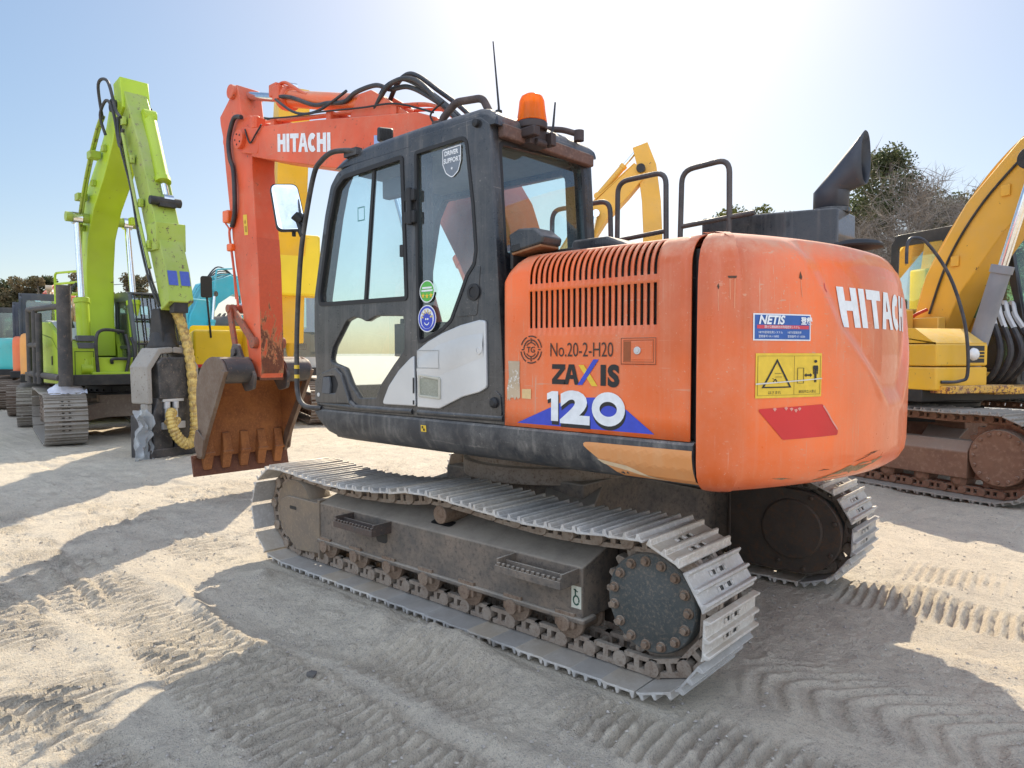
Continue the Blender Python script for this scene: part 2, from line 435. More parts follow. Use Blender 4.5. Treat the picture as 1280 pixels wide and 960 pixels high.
# broken bright cloud added opposite the sun, out of view, to fill the shadows
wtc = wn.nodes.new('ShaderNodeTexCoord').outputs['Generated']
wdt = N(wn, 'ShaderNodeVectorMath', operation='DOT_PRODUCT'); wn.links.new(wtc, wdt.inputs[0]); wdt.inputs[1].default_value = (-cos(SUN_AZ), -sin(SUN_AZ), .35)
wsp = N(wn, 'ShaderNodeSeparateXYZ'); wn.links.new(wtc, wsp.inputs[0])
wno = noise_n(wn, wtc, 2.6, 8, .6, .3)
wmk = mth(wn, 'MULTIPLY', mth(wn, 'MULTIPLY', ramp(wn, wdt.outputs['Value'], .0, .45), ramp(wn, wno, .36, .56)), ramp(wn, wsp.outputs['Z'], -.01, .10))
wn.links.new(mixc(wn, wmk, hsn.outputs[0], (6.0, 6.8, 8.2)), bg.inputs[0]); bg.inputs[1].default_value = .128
sun = bpy.data.lights.new('sun', 'SUN'); sun.energy = 3.3; sun.angle = radians(.53); sun.color = (1., .89, .70)
sun_o = bpy.data.objects.new('sun', sun); COL.objects.link(sun_o)
d = Vector((cos(SUN_AZ)*cos(SUN_EL), sin(SUN_AZ)*cos(SUN_EL), sin(SUN_EL)))
sun_o.rotation_euler = d.to_track_quat('Z', 'Y').to_euler(); sun_o.location = d*60
vs = SC.view_settings; vs.view_transform = 'Standard'; vs.look = 'None'; vs.exposure = 1.12; vs.gamma = 1; vs.use_curve_mapping = False
SC.cycles.max_bounces = 8; SC.cycles.transparent_max_bounces = 24; SC.cycles.diffuse_bounces = 4; SC.cycles.glossy_bounces = 4
SC.cycles.use_denoising = True; SC.cycles.caustics_reflective = False; SC.cycles.caustics_refractive = False
# ------------------------------------------------------------------ ground
def vnoise(x, y, scale, seed):
    r = np.random.RandomState(seed); T = r.rand(256, 256).astype(np.float32)
    u = x*scale; v = y*scale; i = np.floor(u).astype(int); j = np.floor(v).astype(int); fu = u-i; fv = v-j
    fu = fu*fu*(3-2*fu); fv = fv*fv*(3-2*fv)
    g = lambda a, b: T[a % 256, b % 256]
    return (g(i, j)*(1-fu)+g(i+1, j)*fu)*(1-fv)+(g(i, j+1)*(1-fu)+g(i+1, j+1)*fu)*fv
def fbm(x, y, scale, seed, octv=4, gain=.5):
    s = 0; a = 1; t = 0
    for o in range(octv): s = s+a*vnoise(x+o*17.3, y-o*9.1, scale*2**o, seed+o); t += a; a *= gain
    return s/t
def sstep(a, b, x):
    t = np.clip((x-a)/(b-a), 0, 1); return t*t*(3-2*t)
def ground_h(x, y):
    r = np.hypot(x, y)
    h = (fbm(x, y, .35, 1, 3)-.5)*.10*sstep(2.5, 9, np.hypot(x-0, y-1)) + (fbm(x, y, 1.3, 5, 4)-.5)*.045
    h += (fbm(x, y, 7., 11, 4, .62)-.5)*.020
    wob = (fbm(x, y, 1.6, 21, 3)-.5); nz = fbm(x, y, 8., 23, 3)-.5
    brk = sstep(.30, .52, fbm(x, y, 2.6, 31, 3)); brk2 = sstep(.26, .5, fbm(x, y, 1.9, 37, 3))
    def prints(xa, xb, yc, wd, amp, per=.064, skew=0., b=brk, fade=.25):
        m = sstep(xa-fade, xa+fade, x)*(1-sstep(xb-fade, xb+fade, x))
        q = y-yc-skew*(x-xa)+wob*.10
        m = m*(1-sstep(wd/2-.05, wd/2+.05, np.abs(q)))
        ph = (x+wob*.035+.06*q+nz*.012)/per
        w = np.abs(((ph) % 1)-.5)*2
        return m*((sstep(.30, .80, w)-.5)*amp*1.25*(.15+.85*b) - amp*.30)
    for (xa, xb, yc, wd, amp, sk, bb) in ((.2, 3.3, 2.95, .52, .040, -.02, brk), (.4, 4.5, 2.25, .5, .032, .03, brk), (-1.6, .75, 2.28, .56, .042, -.02, brk2), (-1.1, -.2, 1.66, .42, .028, 0, brk2), (-2.5, -1.35, 1.38, .48, .040, 0, brk2),
            (2.2, 7.5, 3.9, .5, .030, -.12, brk), (1.8, 6.5, 1.35, .5, .024, 0, brk), (-3.4, -1.5, -.95, .5, .030, 0, brk2), (2.2, 9, .2, .5, .026, .1, brk), (3, 9, -1.2, .5, .024, -.06, brk), (-1.2, .6, 3.05, .5, .036, .02, brk2), (-3.6, -1.9, -1.75, .5, .026, .05, brk2),
            (3.2, 8.5, 3.1, .5, .028, .05, brk2), (4.2, 9, 2.2, .5, .026, -.05, brk), (-2.6, -.9, 2.72, .5, .034, -.05, brk)):
        h += prints(xa, xb, yc, wd, amp, skew=sk, b=bb)
    # crossing tracks, at an angle to the others
    for (ang, off, wd, amp, ra, rb) in ((28, 2.75, .5, .024, 1.6, 5.5), (-24, 3.0, .46, .022, .4, 3.6), (62, -.3, .5, .022, -4, -1.4), (14, 1.95, .44, .024, 2.2, 5.), (-40, 1.2, .46, .022, 2.4, 6)):
        ca, sa = cos(radians(ang)), sin(radians(ang)); u = x*ca+y*sa; v_ = -x*sa+y*ca-off+wob*.1
        m = sstep(ra-.3, ra+.3, u)*(1-sstep(rb-.3, rb+.3, u))*(1-sstep(wd/2-.04, wd/2+.04, np.abs(v_)))
        w = np.abs(((u+wob*.03+nz*.01)/.062 % 1)-.5)*2; h += m*((sstep(.3, .75, w)-.5)*amp*1.1*brk-amp*.25)
    # a wheel's lug marks behind the tracks: chevrons broken up by crumbling
    q = y-.60+wob*.08; m = sstep(-3.9, -3.5, x)*(1-sstep(-1.9, -1.6, x))*(1-sstep(.22, .30, np.abs(q)))
    ph = (x+1.2*np.abs(q)**1.3-.35*q+wob*.10)/.115
    crumb = fbm(x, y, 9., 71, 3)
    h += m*(sstep(.45, .62, np.abs((ph % 1)-.5)*2+(crumb-.5)*.5)*.017*sstep(.3, .55, crumb+.25*brk2)-.012)
    # clods
    cl = fbm(x, y, 15., 91, 3, .6); h += sstep(.60, .74, cl)*.014*sstep(.42, .6, fbm(x, y, 1.1, 95, 2))
    # long smooth drag lines and ruts
    for (yc, wd, dp, sk, xa, xb) in ((1.78, .10, .022, .06, -2.0, 1.2), (1.95, .05, .016, -.03, -1.6, 1.6), (-.15, .14, .02, .1, -3.6, -1.9), (-1.5, .2, .02, -.08, -4, -1.5), (3.5, .12, .018, .1, -1, 4)):
        q = y-yc-sk*x+wob*.12; h -= np.exp(-(q/wd)**2)*dp*sstep(xa-.3, xa+.3, x)*(1-sstep(xb-.3, xb+.3, x))
        h += np.exp(-((q-wd*1.7)/(wd*.7))**2)*dp*.7*sstep(xa-.3, xa+.3, x)*(1-sstep(xb-.3, xb+.3, x))
    fine = fbm(x, y, 26., 101, 3, .65)-.5; h += fine*.014*sstep(.3, .6, fbm(x, y, 1.7, 105, 3)+.12)
    # berm thrown up along the near track, broken
    f2 = fbm(x, y, 2.1, 51, 3)
    b1 = np.exp(-((y-1.46+wob*.16)/.125)**2)*sstep(-1.25, -.75, x)*(1-sstep(1.25, 1.55, x))
    h += b1*(.012+.055*sstep(.38, .66, f2))
    h += np.exp(-(((x-.55)/.42)**2+((y-1.36)/.13)**2))*.03 + np.exp(-(((x+.55)/.35)**2+((y-1.36)/.10)**2))*.05
    h += np.exp(-(((x+2.12)/.22)**2+((y+1.06)/.28)**2))*.085*(.5+f2) + np.exp(-(((x-1.5)/.5)**2+((y-1.95)/.25)**2))*.05*f2
    # flat where the tracks stand
    for yc in (1., -1.):
        m = (1-sstep(.26, .36, np.abs(y-yc)))*(1-sstep(1.62, 1.8, np.abs(x)))
        h = h*(1-m)-.006*m
    return h
def axis_coords(lo, hi, segs, far):
    c = []; 
    for a, b, s in segs: c += list(np.arange(a, b-1e-6, s))
    c.append(segs[-1][1]); step = .12; L = [segs[0][0]]; Rr = [segs[-1][1]]
    while L[-1] > -far: L.append(L[-1]-step); Rr.append(Rr[-1]+step); step *= 1.16
    return np.array(L[:0:-1]+c+Rr[1:])
gx = axis_coords(0, 0, [(-4.6, -3.4, .03), (-3.4, 2.6, .0145), (2.6, 5, .03), (5, 9, .06)], 1500.)
gy = axis_coords(0, 0, [(-6.5, -3, .06), (-3., -.6, .028), (-.6, 3.5, .0145), (3.5, 4.8, .03)], 1500.)
X, Yg = np.meshgrid(gx, gy, indexing='ij'); Z = ground_h(X, Yg).astype(np.float32)
Z = Z*(1-sstep(60, 200, np.hypot(X, Yg)))
nx, ny = X.shape
co = np.stack([X, Yg, Z], -1).reshape(-1, 3)
ii = (np.arange(nx-1)[:, None]*ny+np.arange(ny-1)[None, :]).reshape(-1)
quads = np.stack([ii, ii+ny, ii+ny+1, ii+1], -1)
gm = bpy.data.meshes.new('ground'); gm.vertices.add(len(co)); gm.vertices.foreach_set('co', co.ravel())
gm.loops.add(quads.size); gm.loops.foreach_set('vertex_index', quads.ravel().astype(np.int32))
gm.polygons.add(len(quads)); gm.polygons.foreach_set('loop_start', np.arange(0, quads.size, 4, dtype=np.int32))
gm.update(calc_edges=True); gm.validate()
def ground_mat():
    m, nt, out = _mat('sandy_ground'); L = nt.links.new
    tc = N(nt, 'ShaderNodeTexCoord').outputs['Object']
    a = noise_n(nt, tc, .55, 6, .6, .4); b = noise_n(nt, tc, 4.5, 6, .7); c = noise_n(nt, tc, 38, 6, .75); f = noise_n(nt, tc, 170, 3, .7)
    col = mixc(nt, ramp(nt, a, .35, .65), (.62, .535, .42), (.71, .62, .49))
    col = mixc(nt, ramp(nt, b, .45, .75, 0, .75), col, (.45, .39, .325))
    col = mixc(nt, ramp(nt, c, .52, .72, 0, .75), col, (.30, .265, .23))
    col = mixc(nt, ramp(nt, f, .55, .68, 0, .8), col, (.74, .67, .57))
    col = mixc(nt, ramp(nt, f, .44, .32, 0, .8), col, (.20, .175, .155))
    p = N(nt, 'ShaderNodeBsdfPrincipled', Roughness=.95); p.inputs['Specular IOR Level'].default_value = .15
    L(col, p.inputs['Base Color'])
    vo = N(nt, 'ShaderNodeTexVoronoi', Scale=75.); L(tc, vo.inputs['Vector'])
    hgt = mth(nt, 'ADD', mth(nt, 'MULTIPLY', c, 1.0), mth(nt, 'ADD', mth(nt, 'MULTIPLY', f, .35), mth(nt, 'MULTIPLY', ramp(nt, vo.outputs['Distance'], 0., .5, .35, 0.), ramp(nt, b, .45, .62))))
    bp = N(nt, 'ShaderNodeBump', Strength=1., Distance=.022); L(hgt, bp.inputs['Height'])
    L(bp.outputs[0], p.inputs['Normal']); L(p.outputs[0], out.inputs[0]); return m
GM = ground_mat()
ground = finish(gm, 'ground', GM, None, 0, 0); gm.polygons.foreach_set('use_smooth', [True]*len(gm.polygons))
tag(ground, kind='structure')
def gz(x, y): return float(ground_h(np.array([x], float), np.array([y], float))[0])
# loose gravel lying on the sand
def gravel():
    rnd = np.random.RandomState(3); n = 16000
    ang = YAW+(rnd.rand(n)-.5)*1.5; dd = 2.0+rnd.rand(n)**1.7*7.5
    px = CAM_P.x+np.cos(ang)*dd; py = CAM_P.y+np.sin(ang)*dd
    dens = fbm(px, py, 1.2, 77, 3); keep = dens > .40
    px, py = px[keep], py[keep]; hz = ground_h(px, py)
    base = np.array([(1,0,0),(-1,0,0),(0,1,0),(0,-1,0),(0,0,1),(0,0,-1)], float)
    fc = [(0,2,4),(2,1,4),(1,3,4),(3,0,4),(2,0,5),(1,2,5),(3,1,5),(0,3,5)]
    v = []; f = []
    for i in range(len(px)):
        s = .0022+.0105*rnd.rand()**4; o = len(v); R_ = rnd.rand()*6.28; c_, s_ = cos(R_), sin(R_)
        k = base*(s*(.7+.6*rnd.rand(6, 1)))*np.array([1, .8, .55])
        for q in k: v.append((px[i]+q[0]*c_-q[1]*s_, py[i]+q[0]*s_+q[1]*c_, hz[i]+q[2]+s*.2))
        f += [tuple(a+o for a in t) for t in fc]
    me = bpy.data.meshes.new('gravel'); me.from_pydata(v, [], f)
    o = finish(me, 'gravel', rusty('gravel_stone', (.42, .37, .31), (.30, .27, .24), (.55, .5, .43), .9, 9., .2), None, 0, 0)
    tag(o, 'loose grey and tan gravel scattered over the sandy yard', 'gravel', kind='stuff')
gravel()
def stone(px, py, s, col, label):
    rnd = random.Random(int(px*100)); b = bmesh.new(); bmesh.ops.create_icosphere(b, subdivisions=2, radius=s)
    for v in b.verts: v.co *= .75+.5*noise.noise(v.co*3/s*.4+Vector((px, py, 0))); v.co.z *= .6; v.co.x *= 1.3
    me = bpy.data.meshes.new('stone'); b.to_mesh(me); b.free()
    o = finish(me, 'stone', plain('stone_'+label[:4], col, .9), None, 0, 30); o.location = (px, py, gz(px, py)+s*.2); tag(o, label, 'stone')
stone(-.24, 2.07, .028, (.12, .11, .10), 'dark pebble sized stone lying on the shaded ground before the orange machine')
stone(.12, 2.95, .026, (.55, .5, .43), 'pale sandy stone lying near the lower left shadow edge')
# ------------------------------------------------------------------ shared materials
ORANGE = paint('orange_paint', (.80, .130, .014), .30, .40, 1.15, coat=.3, dustcol=(.68, .31, .19), scale=1.7, scr=.7, fade=.26, streak=.22)
ORANGE_ARM = paint('faded_orange_paint', (.72, .105, .032), .42, .28, .5, chip=.14, scr=.4, dustcol=(.58, .36, .26), scale=3.)
CHAR = paint('charcoal_paint', (.020, .022, .027), .28, .22, .8, coat=.3, dustcol=(.24, .22, .20), scale=4., streak=.22, fade=.3, scr=.5)
SKIRT = paint('charcoal_skirt_paint', (.030, .034, .042), .42, .45, .6, dustcol=(.28, .26, .235), scale=6., streak=.35, scr=.4)
BLACK = paint('black_steel', (.012, .012, .013), .5, .3, .5, dustcol=(.14, .12, .10), scale=5.)
RUBBER = plain('black_rubber', (.018, .018, .02), .6)
HOSE = paint('hose_rubber', (.02, .021, .026), .45, .3, .5, dustcol=(.2, .18, .16), scale=8.)
SILVER = paint('silver_paint', (.56, .57, .58), .33, .18, .2, metal=.35, dustcol=(.45, .41, .36), coat=.2)
CHROME = plain('chrome_rod', (.75, .77, .8), .12, 1.)
GLASS = glassy('cab_glass', (.74, .94, .98), .10, .09)
GLASS_C = glassy('clear_cab_glass', (.88, .97, .97), .04, .12)
STEEL = rusty('worn_track_steel', (.56, .54, .51), (.42, .385, .345), (.66, .63, .59), .55, 7., .4, .15, .75, .14, True)
CHAIN = rusty('dusty_chain_steel', (.25, .19, .145), (.34, .28, .225), (.17, .11, .075), .8, 7., .5, .1, .7)
FRAME = rusty('muddy_frame', (.12, .105, .09), (.24, .185, .14), (.085, .075, .068), .8, 5., .6, .0, .95)
FRAME_T = rusty('tan_muddy_guard', (.25, .19, .13), (.19, .15, .115), (.30, .23, .16), .85, 6., .5, .0, .9)
ROLL = rusty('roller_steel', (.20, .125, .08), (.28, .21, .155), (.13, .075, .05), .7, 8., .5, .1, .6, 0, True)
DRIVE = rusty('drive_cover_paint', (.055, .066, .066), (.085, .09, .085), (.20, .165, .13), .72, 9., .5, .0, .3)
BUCKET_IN = rusty('rusty_bucket_inside', (.33, .125, .036), (.21, .075, .026), (.40, .17, .06), .8, 6., .5, .0, .2)
BUCKET_OUT = rusty('scoured_bucket_steel', (.20, .155, .125), (.13, .085, .06), (.17, .10, .07), .55, 4., .35, .35, .3)
RUST = rusty('brown_rust', (.16, .06, .032), (.11, .042, .025), (.24, .10, .05), .75, 7., .5, .1, .2)
WHITE = plain('white_print', (.78, .80, .82), .4)
DARKP = plain('dark_brown_print', (.05, .028, .02), .5)
INK = plain('black_print', (.015, .015, .016), .5)
BLUEP = plain('blue_print', (.035, .065, .50), .4)
YELLOWP = plain('yellow_print', (.78, .52, .04), .45)
REDP = plain('red_reflector', (.62, .02, .022), .35)
SEAT = plain('dark_seat_cloth', (.03, .032, .036), .9)
GREYP = plain('grey_plastic', (.10, .105, .115), .6)
CREAM = plain('cream_headliner', (.32, .31, .28), .8)
# ================================================================== the orange excavator (x forward, y to its left)
ex = thing('excavator', 'large orange excavator with charcoal cab, parked side on in front of all the other machines', 'excavator')
# ---- undercarriage
P_, ST = track_path(-1.47, .372, .287, 1.52, .365, .280, .171, [(.87, .602), (.3, .628), (-.05, .668), (-.74, .628), (-1.06, .630)])
for sgn in (1, -1):
    yc = .995*sgn
    make_track(ex, yc, .5, P_, ST, (CHAIN, STEEL))
    Y = lambda a: sgn*a
    def pr(b, poly, y0, y1): b.prism(poly, 'y', min(Y(y0), Y(y1)), max(Y(y0), Y(y1))); return b
    # frame: box beam with a sloping roof
    b = MB(); b.prism([(Y(.80), .215), (Y(1.115), .215), (Y(1.115), .48), (Y(.87), .555), (Y(.80), .555)], 'x', -1.10, 1.16)
    b.prism([(Y(1.02), .205), (Y(1.135), .205), (Y(1.135), .232), (Y(1.02), .232)], 'x', -1.12, 1.16)
    fr = b.build('track_frame', FRAME, ex, .008)
    if sgn > 0:
        hb = MB()
        for xx, zz, hw, hh in ((.46, .36, .05, .035),): hb.prism(rpoly([(xx-hw, zz-hh), (xx+hw, zz-hh), (xx+hw, zz+hh), (xx-hw, zz+hh)], .03), 'y', 1.1165, 1.118)
        hb.prism(rpoly([(-.09, 1.00), (.10, 1.00), (.10, 1.055), (-.09, 1.055)], .025), 'z', .5165, .5175, Matrix.Translation((0, 0, 0)))
        v = [(x, y, .555-(y-.87)*.306+.0025) for x, y in rpoly([(-.10, .99), (.08, .99), (.08, 1.05), (-.10, 1.05)], .025)]
        hb = MB(); hb.prism(rpoly([(.40, .325), (.51, .325), (.51, .40), (.40, .40)], .03), 'y', 1.1165, 1.118); hb.add(v, [tuple(range(len(v)))])
        hb.build('frame_opening', INK, fr)
    st_x = [(.36, .76), (-1.08, -.66)]
    for x0, x1 in st_x:
        s = MB()
        z0, z1 = .405, .455
        s.box(x0, x1, *sorted((Y(1.255), Y(1.268))), z0, z1-.012)
        k = 13; w_ = (x1-x0)/k
        for i in range(k): s.box(x0+i*w_, x0+i*w_+w_*.55, *sorted((Y(1.255), Y(1.268))), z1-.012, z1+.004)
        s.box(x0+.01, x1-.01, *sorted((Y(1.185), Y(1.195))), z0, z1)
        for xe in (x0, x1-.012): s.box(xe, xe+.012, *sorted((Y(1.11), Y(1.2550))), z0, z1+.02)
        s.box(x0+.004, x1-.004, *sorted((Y(1.116), Y(1.2555))), z0-.004, z0)
        s.build('step', rusty('step_steel', (.10, .065, .05), (.07, .06, .055), (.16, .11, .085), .7, 8., .4, .1, .5) if x0 == .36 and sgn > 0 else FRAME, fr, .003)
    if sgn > 0:
        decal('tie_down_label', plain('label_cream', (.62, .62, .52), .5), fr, *poly2([(-1.095, .275), (-1.035, .275), (-1.035, .385), (-1.095, .385)]), lambda u, v: (u, 1.1175, v))
        decal('hook_symbol', plain('hook_green', (.03, .09, .06), .5), fr, *join2(stroke(arc(-1.065, .315, .017, .022, 200, -150, 12), .008), stroke([(-1.06, .337), (-1.06, .37)], .008), stroke([(-1.075, .358), (-1.05, .368)], .006)), lambda u, v: (u, 1.119, v))
    # front guard over the idler
    g = MB(); poly = [(1.155, .475), (1.56, .475), (1.655, .435), (1.665, .31), (1.60, .20), (1.45, .095), (1.155, .12)]
    pr(g, rpoly(poly, [0, .03, .03, .03, .03, .03, 0], 3), 1.085, 1.118)
    pr(g, [(1.155, .475), (1.56, .475), (1.64, .44), (1.64, .43), (1.155, .455)], .88, 1.085)
    pr(g, [(1.14, .09), (1.165, .09), (1.165, .50), (1.14, .50)], .84, 1.125)
    gd = g.build('idler_guard', FRAME_T, ex, .006)
    if sgn > 0: MB().prism(rpoly([(1.44, .385), (1.53, .385), (1.53, .41), (1.44, .41)], .01), 'y', 1.119, 1.1195).build('guard_slot', INK, gd)
    w = MB().rev([(.06, -.11), (.225, -.09), (.24, -.06), (.24, .06), (.225, .09), (.06, .11)], (1.52, yc, .365), (0, 1, 0), 36)
    w.build('idler_wheel', FRAME_T, ex, 0)
    # sprocket and final drive
    s = MB(); n = 21; ring = []
    for i in range(n*4):
        a = 2*pi*i/(n*4); r = .292 if i % 4 in (0, 1) else .252; ring.append((-1.47+r*cos(a), .372+r*sin(a)))
    s.prism(ring, 'y', yc-.03, yc+.03)
    sp = s.build('sprocket', CHAIN, ex, .003)
    c = MB(); cx, cz = -1.463, .388
    c.rev([(.228, -.09), (.228, .050), (.221, .062), (.165, .064), (.155, .072), (.0, .074)], (cx, Y(1.035), cz), (0, sgn, 0), 48)
    fd = c.build('final_drive_cover', DRIVE, ex, .003)
    bme = None
    for i in range(15):
        a = 2*pi*i/15+.2; rr = .192
        if bme is None:
            bt = MB().cyl((0, 0, 0), (0, sgn*.029, 0), .0165, n=6).cyl((0, 0, 0), (0, sgn*.011, 0), .024, n=14)
            o = bt.build('cover_bolt', ROLL, fd, .002); bme = o
        else:
            o = bme.copy(); COL.objects.link(o)
        o.location = (cx+rr*cos(a), Y(1.095), cz+rr*sin(a)); o.rotation_euler = (0, a*3, 0)
    # travel motor housing on the inner side
    mo = MB(); pl_ = [(-1.0, .13), (-1.0, .62)]+[(-1.47+.265*cos(radians(a)), .385+.265*sin(radians(a))) for a in range(100, 265, 11)]+[(-1.3, .12)]
    pl_ = [(-1.0, .10), (-1.47, .10)]+[(-1.47+.27*cos(radians(a)), .37+.27*sin(radians(a))) for a in range(-100, -270, -10)]+[(-1.47, .64), (-1.0, .66)]
    pr(mo, pl_, .735, .78)
    mo.prism([(Y(.72), .10), (Y(.735), .10), (Y(.735), .66), (Y(.72), .66)], 'x', -1.02, -1.0)
    for a in (-60, -100, -150, -200, -250): mo.cyl((-1.47+.24*cos(radians(a+0)), *([Y(.733)]), .37+.24*sin(radians(a))), (-1.47+.24*cos(radians(a)), Y(.72), .37+.24*sin(radians(a))), .016, n=8)
    mo.rev([(.20, 0), (.19, .012), (.02, .014)], (-1.43, Y(.735), .38), (0, -sgn, 0), 32)
    mo.build('travel_motor_guard', rusty('grimy_guard', (.040, .032, .026), (.07, .05, .036), (.10, .055, .03), .75, 4., .5), ex, .012)
    rl = None
    for i in range(7):
        xx = -1.0+i*.345
        r = MB().rev([(.03, -.125), (.05, -.12), (.07, -.10), (.088, -.095), (.088, -.07), (.07, -.065), (.07, .065), (.088, .07), (.088, .095), (.07, .10), (.05, .12), (.03, .125)], (0, 0, 0), (0, 1, 0), 20)
        r.box(-.06, .06, .095, .135, -.02, .06); r.box(-.06, .06, -.135, -.095, -.02, .06)
        r.cyl((0, -.15, 0), (0, .15, 0), .04, n=12)
        if i == 0: rl = r.build('track_roller', ROLL, ex, .004)
        else: rl = bpy.data.objects.new('track_roller', rl.data); COL.objects.link(rl); rl.parent = ex
        rl.location = (xx, yc, .19)
    cr = MB().rev([(.02, -.1), (.055, -.09), (.055, .09), (.02, .1)], (-.05, yc, .575), (0, 1, 0), 20); cr.box(-.09, -.01, *sorted((Y(.80), Y(.90))), .5, .6)
    cr.build('carrier_roller', ROLL, ex, .003)
b = MB()
for sgn in (1, -1):
    for sx in (1, -1):
        b.loft([[(sx*.25, sgn*.3, .42), (sx*.55, sgn*.1, .42), (sx*.55, sgn*.1, .72), (sx*.25, sgn*.3, .72)], [(sx*.55, sgn*.86, .26), (sx*.9, sgn*.86, .26), (sx*.9, sgn*.86, .52), (sx*.55, sgn*.86, .52)]])
b.box(-.6, .6, -.42, .42, .40, .725)
b.build('car_body', FRAME, ex, .01)
s = MB().rev([(.40, .70), (.60, .70), (.60, .80), (.565, .81), (.565, .88), (.60, .89), (.60, .95), (.40, .95)], (0, 0, 0), (0, 0, 1), 48)
s.build('slew_ring', CHAIN, ex, .003)
# ---- upper deck and side skirt
b = MB().box(-1.70, .96, -1.10, 1.10, .955, 1.148); b.box(.96, 1.30, -.45, .45, 1.0, 1.14)
b.box(-1.70, 1.0, -1.215, -1.10, .96, 1.15)
b.build('deck', BLACK, ex, .01)
rings = []
for x, zb in ((1.034, 1.115), (1.03, 1.08), (1.015, 1.05), (.985, 1.012), (.93, .978), (.85, .960), (.7, .957), (0, .957), (-1.14, .957), (-1.723, .957)):
    h = 1.149-zb; f_ = min(1, h/.19)
    sec = [(1.0, 1.149), (1.2, 1.149), (1.214, 1.138), (1.217, 1.149-h*.30), (1.205, 1.149-h*.60), (1.175, 1.149-h*.86), (1.13, zb+.001), (1.0, zb)]
    rings.append([(x, y, z) for y, z in sec])
sk = MB().loft(rings).build('side_skirt', SKIRT, ex, 0, 30)
def skirt_fn(x, z):
    t = (1.149-z)/.192; ys = [(0, 1.2), (.06, 1.214), (.3, 1.217), (.6, 1.205), (.86, 1.175), (1, 1.13)]
    for i in range(5):
        if t <= ys[i+1][0] or i == 4:
            k = (t-ys[i][0])/(ys[i+1][0]-ys[i][0]); return (x, ys[i][1]+k*(ys[i+1][1]-ys[i][1])+.003, z)
decal('skirt_panel', paint('sun_bleached_orange', (.72, .30, .10), .4, .3, .3, dustcol=(.70, .42, .22), scale=3, streak=.2), sk, *poly2(rpoly([(-1.145, 1.113), (-1.722, 1.118), (-1.722, .968), (-1.36, .968)], [.02, 0, 0, .02], 4)), skirt_fn, .03)
decal('skirt_tape', plain('pale_tape', (.75, .58, .38), .5), sk, *poly2([(-1.245, 1.040), (-1.40, 1.022), (-1.50, .985), (-1.60, .968), (-1.50, .975), (-1.40, .998), (-1.28, 1.018)]), lambda u, v: (skirt_fn(u, v)[0], skirt_fn(u, v)[1]+.002, v), .03)
decal('caution_sticker', YELLOWP, sk, *poly2([(-.085, 1.075), (-.04, 1.075), (-.04, 1.112), (-.085, 1.112)]), skirt_fn)
decal('sticker_mark', INK, sk, *join2(poly2([(-.075, 1.08), (-.062, 1.08), (-.062, 1.094), (-.075, 1.094)]), poly2([(-.062, 1.094), (-.05, 1.094), (-.05, 1.108), (-.062, 1.108)])), lambda u, v: (u, skirt_fn(u, v)[1]+.0015, v))
# ---- counterweight
def cw_plan():
    P = [(-1.735, 1.205), (-1.78, 1.203), (-1.83, 1.185), (-1.88, 1.145)]; pts = list(P); a = math.asin(1.09/2.19); n = 96
    for i in range(n+1):
        t = a-2*a*i/n; pts.append((-2.19*cos(t), 2.19*sin(t)))
    return pts+[(x, -y) for x, y in P[::-1]]
CWP = cw_plan(); CWL = [0]
for i in range(1, len(CWP)): CWL.append(CWL[-1]+math.dist(CWP[i], CWP[i-1]))
def cw_xy(s):
    s = max(0, min(CWL[-1], s))
    i = 1
    while i < len(CWL)-1 and s > CWL[i]: i += 1
    k = (s-CWL[i-1])/(CWL[i]-CWL[i-1]); a, b = CWP[i-1], CWP[i]
    x, y = a[0]+k*(b[0]-a[0]), a[1]+k*(b[1]-a[1]); t = Vector((b[0]-a[0], b[1]-a[1])).normalized()
    n = Vector((x+.25*abs(x)*0, y)).normalized() if 4 < i < len(CWL)-4 else Vector((t.y, -t.x))
    n = Vector((t.y, -t.x)); n = n if n.dot(Vector((x, y))) > 0 else -n
    return Vector((x, y)), n
CW_E = [(.935, .16), (.938, .105), (.950, .06), (.975, .025), (1.01, .006), (1.06, 0), (1.82, 0), (1.90, .006), (1.945, .02), (1.985, .05), (2.012, .09), (2.028, .145), (2.034, .22)]
def cw_inset(z):
    for i in range(len(CW_E)-1):
        if z <= CW_E[i+1][0] or i == len(CW_E)-2:
            k = max(0, min(1, (z-CW_E[i][0])/(CW_E[i+1][0]-CW_E[i][0]))); return CW_E[i][1]+k*(CW_E[i+1][1]-CW_E[i][1])
def cw_recess(s, z):
    ss = s if s < CWL[-1]/2 else CWL[-1]-s
    sl = .49+(1.98-z)/1.30 if z > 1.64 else .7515+(1.64-z)/.72
    d = min((ss-sl)*.75, (z-1.285)*.8)          # metres inside the crease
    t = max(0, min(1, (d+.03)/.10)); t = t*t*(3-2*t)
    top = max(0, min(1, (2.03-z)/.05)); return .034*t*top
def cw_pt(s, z, off=0.):
    p, n = cw_xy(s); e = cw_inset(z)+cw_recess(s, z)-off; bul = .006*sin(pi*max(0, min(1, (z-1.0)/.95)))
    q = p-n*(e-bul); return Vector((q.x, q.y, z))
zs_ = [.935, .938, .944, .950, .96, .975, .99, 1.01, 1.035, 1.06]+[1.06+(1.82-1.06)*i/34 for i in range(1, 35)]+[1.86, 1.90, 1.925, 1.945, 1.967, 1.985, 2.0, 2.012, 2.022, 2.028, 2.034]
ns = 170; b = MB(); rows = [[cw_pt(CWL[-1]*j/ns, z) for j in range(ns+1)] for z in zs_]
b.loft(rows, cap=False, closed=False)
top = rows[-1]; bot = rows[0]; o = len(b.v); mid = [Vector((max(-1.735, p.x*.5-.9), p.y*.6, 2.036)) for p in top]
b.v += [tuple(p) for p in mid]; m0 = (len(zs_)-1)*(ns+1)
